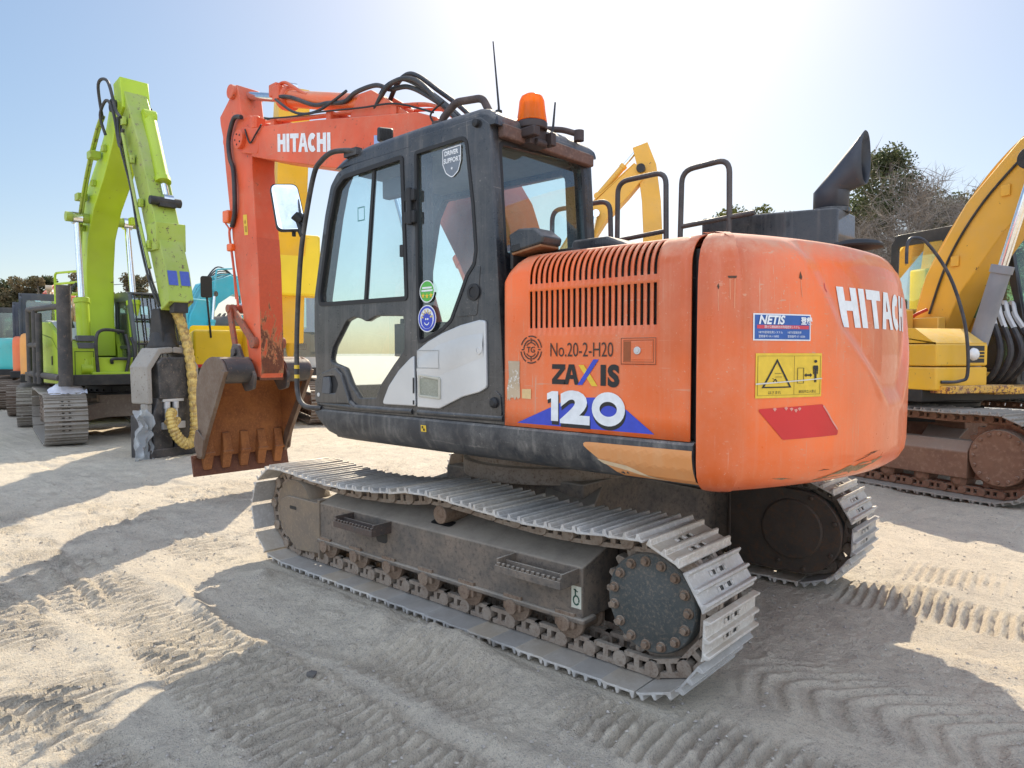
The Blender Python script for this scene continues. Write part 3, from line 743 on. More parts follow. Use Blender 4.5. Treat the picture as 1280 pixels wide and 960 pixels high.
for j in range(ns): b.f.append((m0+j, m0+j+1, o+j+1, o+j))
b.f.append(tuple(o+j for j in range(ns+1)))
b.f.append(tuple(j for j in range(ns+1)))
b.f.append(tuple([i*(ns+1) for i in range(len(zs_))]+[o]+[o+ns]+[i*(ns+1)+ns for i in range(len(zs_)-1, -1, -1)]))
cw = b.build('counterweight', ORANGE, ex, 0, 50)
def cwf(off): return lambda s, z: cw_pt(s, z, off)
# lettering, notices and reflector of the counterweight
wd, ww = block_word('HITACHI', .178, .160, .020, .054)
decal('brand_lettering', WHITE, cw, *shift(wd, .757+.30*.178, 1.636, sh=-.30), cwf(.003), .025)
def quad_map(s0, s1, z0, z1, off):                   # 0..1 square to a panel on the counterweight
    return lambda u, v: cw_pt(s0+(s1-s0)*u, z0+(z1-z0)*v, off)
NT = quad_map(.238, .545, 1.572, 1.682, .0035)
NT2 = quad_map(.238, .545, 1.572, 1.682, .0050)
nt_ = decal('notice_plate', WHITE, cw, *poly2([(0, 0), (1, 0), (1, 1), (0, 1)]), quad_map(.238, .545, 1.572, 1.682, .0022), .06)
decal('notice_field', plain('notice_blue', (.025, .10, .36), .4), nt_, *poly2([(.022, .05), (.978, .05), (.978, .95), (.022, .95)]), NT, .06)
decal('notice_band', plain('notice_pink', (.60, .05, .08), .4), nt_, *poly2([(.055, .44), (.955, .44), (.955, .575), (.055, .575)]), lambda u, v: NT2(u, v), .06)
AS = .307/.110
t1 = shift(text2d('NETIS', .44, .016, .37, .22), .075, .62)
t2 = shift(text2d('登録', .30, .010, .36), .80, .64)
t3 = shift(text2d('国土交通省新技術情報提供システム', .115, .0, .33), .17, .465)
t4 = shift(text2d('NETIS登録技術システム', .105, .0, .36), .075, .27); t5 = shift(text2d('登録番号 KK-110002', .105, .0, .36), .075, .12)
t6 = shift(text2d('NETIS登録技術', .105, .0, .36), .56, .27); t7 = shift(text2d('登録番号 KT-10000', .105, .0, .36), .56, .12)
decal('notice_lettering', WHITE, nt_, *join2(t1, t2, t3, t4, t5, t6, t7), quad_map(.238, .545, 1.572, 1.682, .0065))
WQ = (.252, .617, 1.336, 1.520)
wp = decal('warning_plate', YELLOWP, cw, *poly2([(0, 0), (1, 0), (1, 1), (0, 1)]), quad_map(*WQ, .0025), .05)
def rect_line(x0, x1, y0, y1, w): return stroke([(x0, y0), (x1, y0), (x1, y1), (x0, y1)], w, True)
def asp(p, cx, sx): return [((x-cx)*sx+cx, y) for x, y in p]
k_ = .365/.184
man = [poly2(asp(arc(.89, .815, .026*k_, .035, 0, 360, 14)[:-1], .89, .5)), poly2([(.856, .72), (.924, .72), (.935, .69), (.928, .52), (.918, .52), (.916, .63), (.910, .63), (.906, .33), (.893, .33), (.890, .50), (.886, .33), (.872, .33), (.868, .63), (.862, .63), (.860, .52), (.850, .52), (.845, .69)])]
tri = [stroke([(.10, .24), (.49, .24), (.295, .84)], .028, True)]
fig = [stroke([(.24, .36), (.275, .42), (.29, .36), (.32, .33)], .012), stroke([(.23, .44), (.30, .38)], .010), stroke([(.26, .55), (.36, .55)], .008), stroke([(.27, .47), (.37, .47)], .008)]
bx = [rect_line(.60, .695, .32, .665, .008)]
arr = [poly2([(.705, .50), (.74, .55), (.74, .52), (.80, .52), (.80, .55), (.835, .50), (.80, .45), (.80, .48), (.74, .48), (.74, .45)])]
jt = [shift(text2d('はさまれ', .085, .0, .55), .17, .09), shift(text2d('旋回内立入禁止', .075, .0, .55), .62, .10)]
frm = [rect_line(.028, .972, .06, .94, .006), stroke([(.55, .06), (.55, .94)], .005)]
decal('warning_pictograms', INK, wp, *join2(*man, *tri, *fig, *bx, *arr, *jt), quad_map(*WQ, .0045), .05)
decal('warning_frame', plain('brown_line', (.20, .11, .02), .5), wp, *join2(*frm), quad_map(*WQ, .0037), .05)
decal('warning_scuff', plain('scuff_white', (.66, .62, .55), .6), wp, *poly2([(.0, .335), (.30, .36), (.60, .39), (1.0, .43), (1.0, .405), (.62, .365), (.3, .335), (0, .30)]), quad_map(*WQ, .0056), .05)
rd = decal('red_reflector', paint('reflector_red', (.60, .018, .02), .35, .1, 0, dustcol=(.5, .1, .1)), cw, *poly2(rpoly([(.262, 1.292), (.40, 1.160), (.735, 1.163), (.742, 1.18), (.628, 1.302)], [.01, .02, .01, .01, .01], 4)), cwf(.0025), .04)
decal('reflector_chips', plain('chip_pink', (.72, .30, .24), .6), rd, *join2(*[poly2([(s, z), (s+.012, z-.012), (s+.022, z-.002), (s+.014, z+.004)]) for s, z in ((.34, 1.292), (.40, 1.294), (.43, 1.290), (.455, 1.284), (.475, 1.290))], stroke([(.632, 1.296), (.665, 1.262), (.69, 1.232), (.735, 1.188)], .008)), cwf(.0042))
# scrapes: bare patches along the lower rear edge, nicks and runs
rnd = random.Random(4)
def scrape(pts, w):
    n = len(pts); a = []; c = []
    for i, (s, z) in enumerate(pts):
        ww_ = w*sin(pi*(i+.15)/(n-.7))*(.5+rnd.random()); a.append((s, z+ww_*.5)); c.append((s, z-ww_*.5))
    return [(x, y, 0) for x, y in a+c[::-1]], [tuple(range(2*n))]
def run(s0, s1, z0, z1, n): return [(s0+(s1-s0)*i/n, z0+(z1-z0)*i/n+(rnd.random()-.5)*.004) for i in range(n+1)]
decal('scraped_edge', rusty('bare_iron', (.26, .17, .085), (.36, .25, .14), (.12, .075, .045), .7, 14., .4, .2), cw, *join2(scrape(run(.62, 1.18, .968, 1.026, 16), .034), scrape(run(.72, 1.05, .985, 1.006, 9), .022), scrape(run(.36, .48, .998, .988, 6), .006)), cwf(.002))
decal('dark_gouges', plain('gouge_dark', (.09, .05, .03), .8), cw, *join2(scrape(run(.88, 1.16, 1.03, 1.068, 14), .0035), scrape(run(.97, 1.10, 1.05, 1.066, 8), .004), scrape(run(.62, .70, 1.012, 1.014, 4), .004), poly2([(.118, 1.829), (.155, 1.829), (.152, 1.820), (.121, 1.820)]), poly2([(.078, 1.788), (.083, 1.800), (.088, 1.786), (.084, 1.776)]), poly2([(.478, 1.835), (.487, 1.862), (.496, 1.838), (.490, 1.826)])), cwf(.002))
decal('paint_runs', plain('run_pink', (.72, .27, .14), .6), cw, *join2(stroke([(.127, 1.818), (.129, 1.735)], .004), stroke([(.147, 1.818), (.146, 1.70)], .004), stroke([(.083, 1.776), (.085, 1.69)], .003), stroke([(.487, 1.825), (.495, 1.755)], .004)), cwf(.0016))
decal('red_nick', REDP, cw, *join2(stroke([(.665, 1.822), (.658, 1.802), (.675, 1.785)], .008)), cwf(.0022))
# ---- engine hood (its left door with two rows of real slots)
HX0, HX1 = -.674, -1.705
def hood_path():
    p = [(1.203, 1.153), (1.205, 1.4), (1.206, 1.64)]
    return p
prof = []      # (s, y, z) along the skin, going up
zz = [1.153, 1.25, 1.35, 1.45, 1.55, 1.600, 1.642, 1.68, 1.73, 1.78, 1.822, 1.835, 1.857]
for z in zz: prof.append((1.205, z))
for a in range(0, 91, 9):
    prof.append((1.065+.14*cos(radians(a)), 1.882+.14*sin(radians(a))))
prof += [(1.0, 2.023), (.9, 2.024)]
slot_rows = ((6, 10), (12, 20))        # index ranges along the skin that the slots cut through
xs = [HX0]; cuts = set(); pitch = (1.537-.847)/21; 
x = HX0
for xx in (-.69, -.72, -.76, -.80, -.83): xs.append(xx)
for i in range(22):
    c0 = -.847-pitch*i; xs += [c0+.0086, c0-.0086]; cuts.add(len(xs)-2)
for xx in (-1.56, -1.60, -1.65, HX1): xs.append(xx)
def hp(x, i):
    y, z = prof[i]
    d = x-(HX0-.11)
    if d > 0:
        drop = .11-sqrt(max(0, .11**2-d**2)); t = max(0, min(1, (z-1.80)/.22)); z -= drop*t*t
    return (x, y, z)
np_ = len(prof); b = MB(); b.v = [hp(x, i) for x in xs for i in range(np_)]
for j in range(len(xs)-1):
    for i in range(np_-1):
        if j in cuts and any(a <= i < c for a, c in slot_rows): continue
        b.f.append((j*np_+i, (j+1)*np_+i, (j+1)*np_+i+1, j*np_+i+1))
hd = b.build('engine_door', ORANGE, ex, 0, 40)
so = hd.modifiers.new('skin', 'SOLIDIFY'); so.thickness = .009; so.offset = -1
b = MB().box(-1.72, -.66, -1.15, 1.13, 1.149, 1.84); b.box(-1.72, -.70, -1.15, .98, 1.84, 1.985)
b.build('engine_bay', BLACK, ex, .01)
gr = MB()
for i in range(70):
    x = -.83-.0104*i; gr.box(x-.0016, x+.0016, 1.139, 1.142, 1.60, 1.84)
for i in range(24): z = 1.605+i*.010; gr.box(-1.56, -.82, 1.136, 1.139, z-.0014, z+.0014)
gr.build('radiator_screen', plain('screen_grey', (.035, .03, .03), .6), ex)
MB().box(-1.735, -1.706, -1.17, 1.165, 1.0, 1.95).build('body_seal', RUBBER, ex)
b = MB(); b.prism([(.9, 2.0), (.9, 2.026), (-1.0, 2.026), (-1.15, 1.93), (-1.2, 1.8), (-1.2, 1.15), (-1.19, 1.15), (-1.14, 1.8), (-1.0, 2.0)], 'x', HX1, HX0-.03)
b.build('engine_hood', ORANGE, ex, .004)
b = MB().prism(rpoly([(-.72, 2.02), (-1.12, 2.02), (-1.10, 2.085), (-.98, 2.135), (-.76, 2.135)], .02), 'y', .35, .75)
b.box(-1.25, -.75, -.6, .2, 2.02, 2.10)
b.build('engine_cover', CHAR, ex, .012)
f3 = lambda o: (lambda u, v: (u, 1.2055+o, v))
rim = MB()
def lat_frame(): 
    return join2(rect_line(-1.545, -1.372, 1.473, 1.586, .005))
lt = MB().box(-1.548, -1.368, 1.204, 1.2085, 1.47, 1.589).build('latch_plate', ORANGE, hd, .002)
decal('latch_outline', plain('seam_brown', (.16, .04, .01), .6), lt, *join2(rect_line(-1.545, -1.372, 1.473, 1.586, .003), rect_line(-1.535, -1.385, 1.482, 1.577, .0025)), f3(.0035))
decal('latch_recess', plain('latch_shadow_brown', (.30, .075, .018), .5), lt, *poly2([(-1.385, 1.485), (-1.421, 1.485), (-1.421, 1.572), (-1.385, 1.572)]), f3(.0038))
MB().box(-1.528, -1.424, 1.2085, 1.2115, 1.492, 1.571).build('latch_flap', ORANGE, lt, .001)
MB().cyl((-1.457, 1.2115, 1.532), (-1.457, 1.2175, 1.532), .017, n=20).cyl((-1.457, 1.2175, 1.532), (-1.457, 1.220, 1.532), .010, n=16).build('latch_button', SILVER, lt, .001)
for xx in (-1.379, -1.538):
    pass
# emblem: broken rings with TG
em = []
for r, segs in ((.066, ((20, 65), (75, 120), (130, 172), (188, 232), (242, 290), (300, 352))), (.047, ((5, 80), (95, 170), (190, 260), (280, 350)))):
    for a0, a1 in segs: em.append(stroke(arc(-.85, 1.538, r, r, a0, a1, 10), .0062))
em.append(stroke([(-.85, 1.594), (-.85, 1.575)], .006)); em.append(stroke([(-.85, 1.502), (-.85, 1.48)], .006)); em.append(stroke([(-.805, 1.538), (-.79, 1.538)], .006)); em.append(stroke([(-.91, 1.538), (-.895, 1.538)], .006))
em.append(stroke(arc(-.85, 1.538, .034, .034, 35, 145, 8), .005)); em.append(stroke(arc(-.85, 1.538, .034, .034, 215, 325, 8), .005))
tg = shift(text2d('TG', .040, .0006, -1.0), -.822, 1.524)
decal('emblem', DARKP, hd, *join2(*em), f3(.0025)); decal('emblem_lettering', DARKP, hd, *tg, f3(.0025))
tn = text2d('No.20-2-H20', .094, -.0002, -.715)
decal('number_lettering', DARKP, hd, *shift(tn, -.966, 1.505), f3(.0025))
# ZAXIS: heavy letters, the X in blue and yellow
def flip(p, x0, sx, z0, sz, sh=0): v, f = p; return [(x0-(x*sx+sh*y), z0+y*sz, 0) for x, y, *_ in v], f
Z1, zw = block_word('ZA', .095, .082, .004, .027); IS, iw = block_word('I', .095, .082, .012, .029)
decal('model_lettering', INK, hd, *flip(Z1, -.982, .96, 1.373, 1.), f3(.0025)); decal('model_lettering', INK, hd, *flip(IS, -1.262, .98, 1.373, 1.), f3(.0025)); decal('model_lettering', INK, hd, *flip(text2d('S', .128, .007, 1.0), -1.302, .98, 1.375, 1.), f3(.0025))
decal('model_lettering', BLUEP, hd, *poly2([(-1.133, 1.373), (-1.160, 1.373), (-1.252, 1.492), (-1.222, 1.492)]), f3(.0030))
decal('model_lettering', YELLOWP, hd, *join2(poly2([(-1.138, 1.466), (-1.168, 1.466), (-1.186, 1.444), (-1.171, 1.424)]), poly2([(-1.186, 1.405), (-1.203, 1.426), (-1.246, 1.370), (-1.214, 1.370)])), f3(.0030))
# 120: white figures with black drop shade over a blue triangle
n1 = [poly2([(0, .118), (.055, .14), (.055, 0), (.022, 0), (.022, .108), (0, .100)])]
n1 = [poly2([(.025, 0), (.068, 0), (.068, .14), (.03, .14), (0, .128), (0, .098), (.025, .106)])]
two = [shift(text2d('2', .190, .012, 1.62), .088, .004)]
zero = [stroke(arc(.352, .0705, .068, .0545, 0, 360, 28)[:-1], .042, True)]
num = join2(*n1, *two, *zero)
dark = flip(num, -.962, 1.0, 1.177, 1.02); lite = flip(num, -.953, 1.0, 1.196, 1.02)
bt_ = [(-.760, 1.172), (-1.10, 1.312), (-1.235, 1.318), (-1.40, 1.270), (-1.540, 1.172)]
decal('number_plate_triangle', BLUEP, hd, *poly2(bt_), f3(.0020))
decal('model_number_shade', INK, hd, *join2(*[ (lambda q: ([(p[0], p[1], 0) for p in q[0]], q[1]))(flip(num, -.953-.004*i/3, 1., 1.196-.018*i/3, 1.02)) for i in (3,)]), f3(.0028))
decal('model_number', WHITE, hd, *lite, f3(.0040))
decal('torn_sticker', paint('torn_paper', (.55, .42, .28), .7, .5, .0, chip=.45, chipcol=(.75, .72, .66), scale=9), hd, *poly2([(-.700, 1.482), (-.776, 1.480), (-.775, 1.39), (-.780, 1.30), (-.765, 1.29), (-.757, 1.303), (-.745, 1.284), (-.735, 1.298), (-.715, 1.295), (-.712, 1.278), (-.700, 1.29), (-.694, 1.275), (-.692, 1.34), (-.705, 1.40)]), f3(.0025))
decal('small_sticker', plain('cream_sticker', (.76, .53, .25), .5), hd, *poly2([(-.792, 1.296), (-.850, 1.294), (-.850, 1.344), (-.792, 1.342)]), f3(.0025))
# ---- guard rails, duct, exhaust
def rail(pts, r=.019): 
    return MB().tube(bend_path(pts, .09), r, 12)
yr = -.62
RAILM = paint('rail_grey_paint', (.055, .05, .05), .45, .4, .4, dustcol=(.26, .20, .16), scale=5)
rail([(-.665, yr, 2.02), (-.680, yr, 2.785), (-1.025, yr, 2.805), (-1.03, yr, 2.40)]).tube([(-.678, yr, 2.40), (-1.2, yr, 2.43)], .017, 10).tube([(-1.03, yr, 2.05), (-1.03, yr, 2.4)], .019, 10).build('guard_rail', RAILM, ex)
rail([(-.15, yr, 2.02), (-.155, yr, 2.79), (-.555, yr, 2.80), (-.565, yr, 2.02)]).tube([(-.155, yr, 2.36), (-.565, yr, 2.385)], .017, 10).build('guard_rail', RAILM, ex)
rail([(-.12, yr+.02, 2.02), (-.10, yr+.02, 2.66), (.45, yr+.02, 2.66), (.45, yr+.02, 2.02)]).build('guard_rail', RAILM, ex)
b = MB().prism(rpoly([(-.74, 2.03), (-1.66, 2.03), (-1.66, 2.43), (-.74, 2.475)], .015, 2), 'y', -1.16, -.80)
du = b.build('exhaust_duct', CHAR, ex, .012)
xb, yb, x1 = -1.56, -.98, -1.765
rings = []
def ringb(z, r=.105): return [(xb+r*cos(t), yb+r*sin(t), z) for t in [2*pi*i/32 for i in range(32)]]
ro = [(x1, yb+.105*sin(t), 2.755+.165*cos(t)) for t in [2*pi*i/32 for i in range(32)]]
bz = ringb(2.43); bz2 = ringb(2.565)
b = MB(); mids = [[tuple(Vector(bz2[i]).lerp(Vector(ro[i]), k)) for i in range(32)] for k in (0, .25, .5, .75, 1)]
b.loft([bz]+mids, cap=False)
ep = b.build('exhaust_pipe', paint('sooty_pipe', (.030, .036, .050), .42, .25, .3, dustcol=(.12, .11, .11), scale=5, chip=.12, chipcol=(.13, .07, .04)), du, 0)
sm = ep.modifiers.new('wall', 'SOLIDIFY'); sm.thickness = .008; sm.offset = 0
MB().rev([(.10, 0), (.118, 0), (.118, .03), (.10, .03)], (xb, yb, 2.425), (0, 0, 1), 28).build('pipe_flange', CHAR, du, .004)
MB().rev([(.02, 0), (.02, .10), (.145, .12), (.15, .13), (.13, .15), (.07, .165), (.0, .168)], (-1.82, -.62, 2.02), (0, 0, 1), 28).build('air_intake_cap', RUBBER, ex, 0)
MB().rev([(.03, 0), (.03, .05), (.0, .05)], (-1.4, -.2, 2.02), (0, 0, 1)).tube(bend_path([(-1.25, .35, 2.03), (-1.25, .35, 2.06), (-1.5, .25, 2.065), (-1.5, .25, 2.03)], .03), .009, 8).build('hood_handle', CHAR, ex)
# ================================================================== cab
YL = 1.2
L_ = lambda y0: (lambda u, v, w: (u, y0+w, v))
def xrear(z): return -.672+.112*max(0, z-1.15)/1.6
body_out = rpoly([(.045, 1.150), (.049, 1.9), (.055, 2.70), (.06, 2.745), (-.50, 2.745), (-.562, 2.70), (xrear(2.3), 2.3), (-.672, 1.15)], [0, 0, 0, 0, .06, .03, .05, 0], 5)
win_side = rpoly([(.012, 2.655), (-.393, 2.662), (-.444, 2.304), (-.466, 2.06), (-.452, 1.99), (-.40, 1.935), (-.345, 1.83), (-.275, 1.70), (-.21, 1.655), (-.005, 1.575)], [.02, .05, .1, .03, .04, .03, .05, .05, .04, .03], 4)
b = MB().plate(body_out, [win_side], L_(1.165), .07, .006)
# rear wall with its window, raked like the pillars
def R_(u, v, w): return (xrear(v)+.04+w, u, v)
rear_out = rpoly([(.30, 1.15), (1.165, 1.15), (1.165, 2.74), (.30, 2.74)], [0, 0, .06, .06])
rear_win = rpoly([(.395, 2.03), (1.125, 2.03), (1.125, 2.62), (.395, 2.66)], [.05, .03, .05, .08])
b.plate(rear_out, [rear_win], R_, .07, .006)
# right side and the front pillars
front_out = [(1.02, 1.15), (1.06, 1.5), (1.058, 1.90), (.925, 2.417), (.86, 2.60), (.79, 2.70), (.70, 2.745)]
b.plate([(-.66, 1.15)]+front_out+[(-.50, 2.745), (-.56, 2.70)], [rpoly([(-.45, 1.62), (.80, 1.62), (.92, 1.9), (.78, 2.5), (.70, 2.62), (-.40, 2.62)], .05)], L_(.325), .06, .006)
for y0, y1 in ((.30, .36), (1.10, 1.16)):
    b.prism([(p[0]-.012, p[1]) for p in front_out]+[(p[0]-.075, p[1]-.012) for p in front_out[::-1]], 'y', y0, y1)
b.box(.95, 1.02, .3, 1.16, 1.15, 1.30)
b.box(-.66, 1.0, .3, 1.15, 1.149, 1.19)
# door aperture lining behind the door
b.box(-.0, .05, 1.08, 1.13, 1.19, 2.7)
cab = b.build('cab', CHAR, ex, .004)
rf = [(.80, 2.695), (.73, 2.752), (.62, 2.778), (.43, 2.795), (.0, 2.803), (-.48, 2.800), (-.545, 2.785), (-.60, 2.74), (-.60, 2.69), (.0, 2.70)]
b = MB(); 
ringsR = []
for y, ins, dz in ((1.198, .0, -.055), (1.196, .0, -.035), (1.185, .012, -.012), (1.165, .025, -.002), (1.12, .04, .0), (.75, .04, .006), (.38, .04, .0), (.335, .025, -.002), (.315, .012, -.012), (.305, 0, -.035), (.303, 0, -.055)):
    ringsR.append([(x*(1-.02*ins/.04), y, max(2.69, z+dz)) if z > 2.71 else (x, y, z) for x, z in rf])
b.loft(ringsR); rfo = b.build('roof', CHAR, cab, 0, 40)
# rear brow under the roof with dried mud
b = MB().box(-.612, -.565, .34, 1.14, 2.635, 2.705); b.build('roof_brow', rusty('muddy_brow', (.16, .085, .06), (.10, .06, .05), (.22, .14, .11), .8, 6., .3, 0, .3), cab, .008)
b = MB().box(.02, .060, 1.1, 1.165, 1.155, 2.74); b.build('door_gap_seal', RUBBER, cab, 0)
# door with its two windows
door_out = rpoly([(.040, 1.150), (1.02, 1.150), (1.035, 1.32), (1.058, 1.60), (1.05, 1.90), (.918, 2.417), (.85, 2.60), (.77, 2.675), (.62, 2.695), (.048, 2.70)], [0, .03, .1, .2, .2, .3, .1, .1, .1, 0], 5)
wu = rpoly([(.098, 1.838), (.982, 1.842), (.985, 1.92), (.87, 2.36), (.79, 2.575), (.70, 2.632), (.132, 2.652)], [.02, .03, .1, .2, .07, .08, .02], 5)
wl = rpoly([(.877, 1.463), (.841, 1.56), (.695, 1.725), (.61, 1.748), (.54, 1.735), (.486, 1.715), (.43, 1.735), (.386, 1.746), (.123, 1.737), (.125, 1.539), (.218, 1.456), (.343, 1.334), (.395, 1.247), (.566, 1.239), (.659, 1.325), (.722, 1.426)], [.03, .05, .05, .03, .03, .03, .03, .02, .02, .05, .05, .05, .02, .02, .05, .04], 4)
dr = MB().plate(door_out, [wu, wl], L_(1.178), .044, .005).build('cab_door', CHAR, ex, 0)
def sec(z): return 0
# raised mouldings: handle boss, sill roll
b = MB().plate(rpoly([(1.028, 1.21), (1.032, 1.335), (.95, 1.392), (.80, 1.428), (.73, 1.38), (.655, 1.235), (.64, 1.20), (1.02, 1.19)], .03), [rpoly([(.95, 1.26), (.80, 1.26), (.765, 1.32), (.80, 1.375), (.93, 1.365)], .03)], L_(1.207), .022, .007)
b.build('handle_boss', CHAR, dr, 0)
MB().box(.765, .945, 1.1985, 1.2005, 1.262, 1.37).build('handle_recess', RUBBER, dr)
MB().prism(rpoly([(.945, 1.255), (.86, 1.255), (.852, 1.31), (.862, 1.368), (.93, 1.362)], .01), 'y', 1.2015, 1.2215).build('door_handle', GREYP, dr, .004)
MB().cyl((.985, 1.207, 1.245), (.985, 1.2215, 1.245), .014, n=18).build('door_lock', SILVER, dr, .001)
b = MB().tube([(1.02, 1.193, 1.185), (.70, 1.20, 1.180), (.62, 1.202, 1.178), (.05, 1.197, 1.182)], [.016, .017, .018, .018], 12); 
b.tube(smooth_path([(.66, 1.2, 1.21), (.63, 1.205, 1.20), (.60, 1.206, 1.182)]), [.015]*17, 10)
b.build('sill_moulding', CHAR, dr, 0)
MB().tube([(-.0, 1.199, 1.182), (-.66, 1.197, 1.185)], .017, 12).build('sill_moulding', CHAR, cab, 0)
# seals and frames round the door glass
def frame_ring(poly, w, y0, y1, name, mat, par):
    v, f = stroke(poly, w, True); n = len(v)
    b_ = MB().add([(x, y0, z) for x, z, _ in v]+[(x, y1, z) for x, z, _ in v], [tuple(q) for q in f]+[tuple(i+n for i in q) for q in f])
    k = len(poly)
    for i in range(k):
        j = (i+1) % k; b_.f += [(i, j, n+j, n+i), (k+i, k+j, n+k+j, n+k+i)]
    return b_.build(name, mat, par, 0, 30)
frame_ring(wu, .026, 1.188, 1.206, 'window_seal', RUBBER, dr)
def pane(poly, y, name, mat, par): 
    v, f = fill2d([poly]); me = MB().add([(p[0], y, p[1]) for p in v], f); return me.build(name, mat, par, 0, 0)
pane(wu, 1.182, 'window_pane', GLASS, dr); pane(wl, 1.182, 'window_pane', GLASS_C, dr)
pane(win_side, 1.186, 'side_window_pane', GLASS, cab)
b = MB().prism([(.400, 2.64), (.424, 2.64), (.522, 1.845), (.497, 1.845)], 'y', 1.168, 1.19); b.build('window_sash', RUBBER, dr, .002)
MB().box(.118, .150, 1.190, 1.210, 2.08, 2.15).build('sash_catch', RUBBER, dr, .004)
b = MB().cyl((.040, 1.222, 2.25), (.046, 1.222, 2.46), .017, n=14); b.box(.0, .085, 1.2, 1.226, 2.26, 2.33); b.box(.0, .085, 1.2, 1.226, 2.385, 2.45)
b.build('door_hinge', RUBBER, dr, .005)
# rear window glass (raked) and front windscreen
v, f = fill2d([rear_win]); MB().add([(xrear(p[1])+.03, p[0], p[1]) for p in v], f).build('rear_window_pane', GLASS, cab, 0, 0)
MB().add([(front_out[i][0]-.03, y, front_out[i][1]) for i in range(1, 6) for y in (.35, 1.11)], [(i*2, i*2+1, i*2+3, i*2+2) for i in range(4)]).build('windscreen', GLASS_C, cab, 0, 30)
pane([(-.45, 1.62), (.80, 1.62), (.92, 1.9), (.78, 2.5), (.70, 2.62), (-.40, 2.62)], .325, 'side_window_pane', GLASS_C, cab)
frame_ring(win_side, .02, 1.188, 1.204, 'window_seal', RUBBER, cab)
v, f = stroke(rear_win, .026, True); MB().add([(xrear(p[1])+.002, p[0], p[1]) for p in v], f).build('rear_window_seal', RUBBER, cab, 0, 0)
# quarter panel with the round plug, lower rear moulding
b = MB().prism(rpoly([(-.475, 1.72), (-.50, 1.98), (-.475, 1.98), (-.37, 1.835), (-.30, 1.715)], .02), 'y', 1.1985, 1.204); b.build('quarter_panel', CHAR, cab, .002)
MB().rev([(.045, 0), (.045, .008), (.028, .010), (.026, .005), (0, .005)], (-.452, 1.203, 1.842), (0, 1, 0), 24).build('plug_cap', RUBBER, cab, 0)
b = MB().prism(rpoly([(-.20, 1.205), (-.545, 1.275), (-.60, 1.33), (-.645, 1.30), (-.655, 1.195), (-.05, 1.195)], .02), 'y', 1.1985, 1.208); b.build('corner_moulding', CHAR, cab, .006)
MB().rev([(.03, 0), (.027, .02), (.015, .03), (0, .03)], (-.605, 1.2, 1.265), (0, 1, 0), 16).build('tow_plug', RUBBER, cab, 0)
MB().rev([(.022, 0), (.02, .02), (0, .025)], (-.475, 1.2, 2.715), (0, 1, 0), 14).build('roof_plug', RUBBER, cab, 0)
# silver panels
sil = rpoly([(-.004, 1.535), (-.10, 1.587), (-.217, 1.632), (-.36, 1.672), (-.50, 1.695), (-.545, 1.69), (-.553, 1.34), (-.50, 1.315), (-.372, 1.285), (-.28, 1.248), (-.19, 1.212), (-.004, 1.212)], [.01, .1, .1, .1, .02, .02, .03, .03, .1, .06, .05, .01], 4)
b = MB().plate(sil, [], L_(1.2055), .018, .006); sp_ = b.build('silver_cover', SILVER, cab, 0, 40)
# a shallow pressed crest across the cover
b = MB(); cr_ = [(-.01, 1.49), (-.2, 1.57), (-.38, 1.61), (-.53, 1.625)]; c2 = [(-.53, 1.50), (-.4, 1.455), (-.25, 1.40), (-.01, 1.36)]
top_ = [(x, 1.2148, z) for x, z in cr_]; mid__ = [(x, 1.2215, (cr_[i][1]+c2[3-i][1])/2) for i, (x, z) in enumerate(cr_)]; bot_ = [(cr_[i][0], 1.2148, c2[3-i][1]) for i in range(4)]
b.loft([top_, mid__, bot_], cap=False, closed=False); b.build('pressed_crest', SILVER, sp_, 0, 60)
MB().rev([(.022, 0), (.022, .006), (.014, .007), (.014, .003), (0, .003)], (-.500, 1.2145, 1.535), (0, 1, 0), 20).build('cover_lock', SILVER, sp_, 0)
b = MB().plate(rpoly([(-.022, 1.272), (-.205, 1.264), (-.205, 1.385), (-.022, 1.40)], .012), [rpoly([(-.035, 1.285), (-.19, 1.278), (-.19, 1.372), (-.035, 1.388)], .008)], L_(1.2165), .012, .003); b.build('vent_frame', plain('beige_frame', (.50, .48, .40), .6), sp_, 0)
MB().box(-.195, -.03, 1.2145, 1.2160, 1.278, 1.388).build('vent_panel', rusty('beige_mesh', (.34, .34, .27), (.25, .26, .21), (.42, .41, .34), .6, 12, .4), sp_)
decal('panel_outline', plain('outline_grey', (.28, .28, .27), .5), sp_, *rect_line(-.015, -.195, 1.437, 1.535, .003), lambda u, v: (u, 1.2225, v))
dsil = rpoly([(.322, 1.213), (.255, 1.325), (.16, 1.42), (.060, 1.49), (.022, 1.508), (.012, 1.217)], [.02, .1, .1, .1, .01, .01], 4)
b = MB().plate(dsil, [], L_(1.2055), .018, .006); ds_ = b.build('silver_cover', SILVER, dr, 0, 40)
MB().box(.018, .030, 1.2145, 1.2185, 1.29, 1.38).box(.018, .030, 1.2145, 1.2185, 1.225, 1.25).build('cover_catch', RUBBER, ds_, .002)
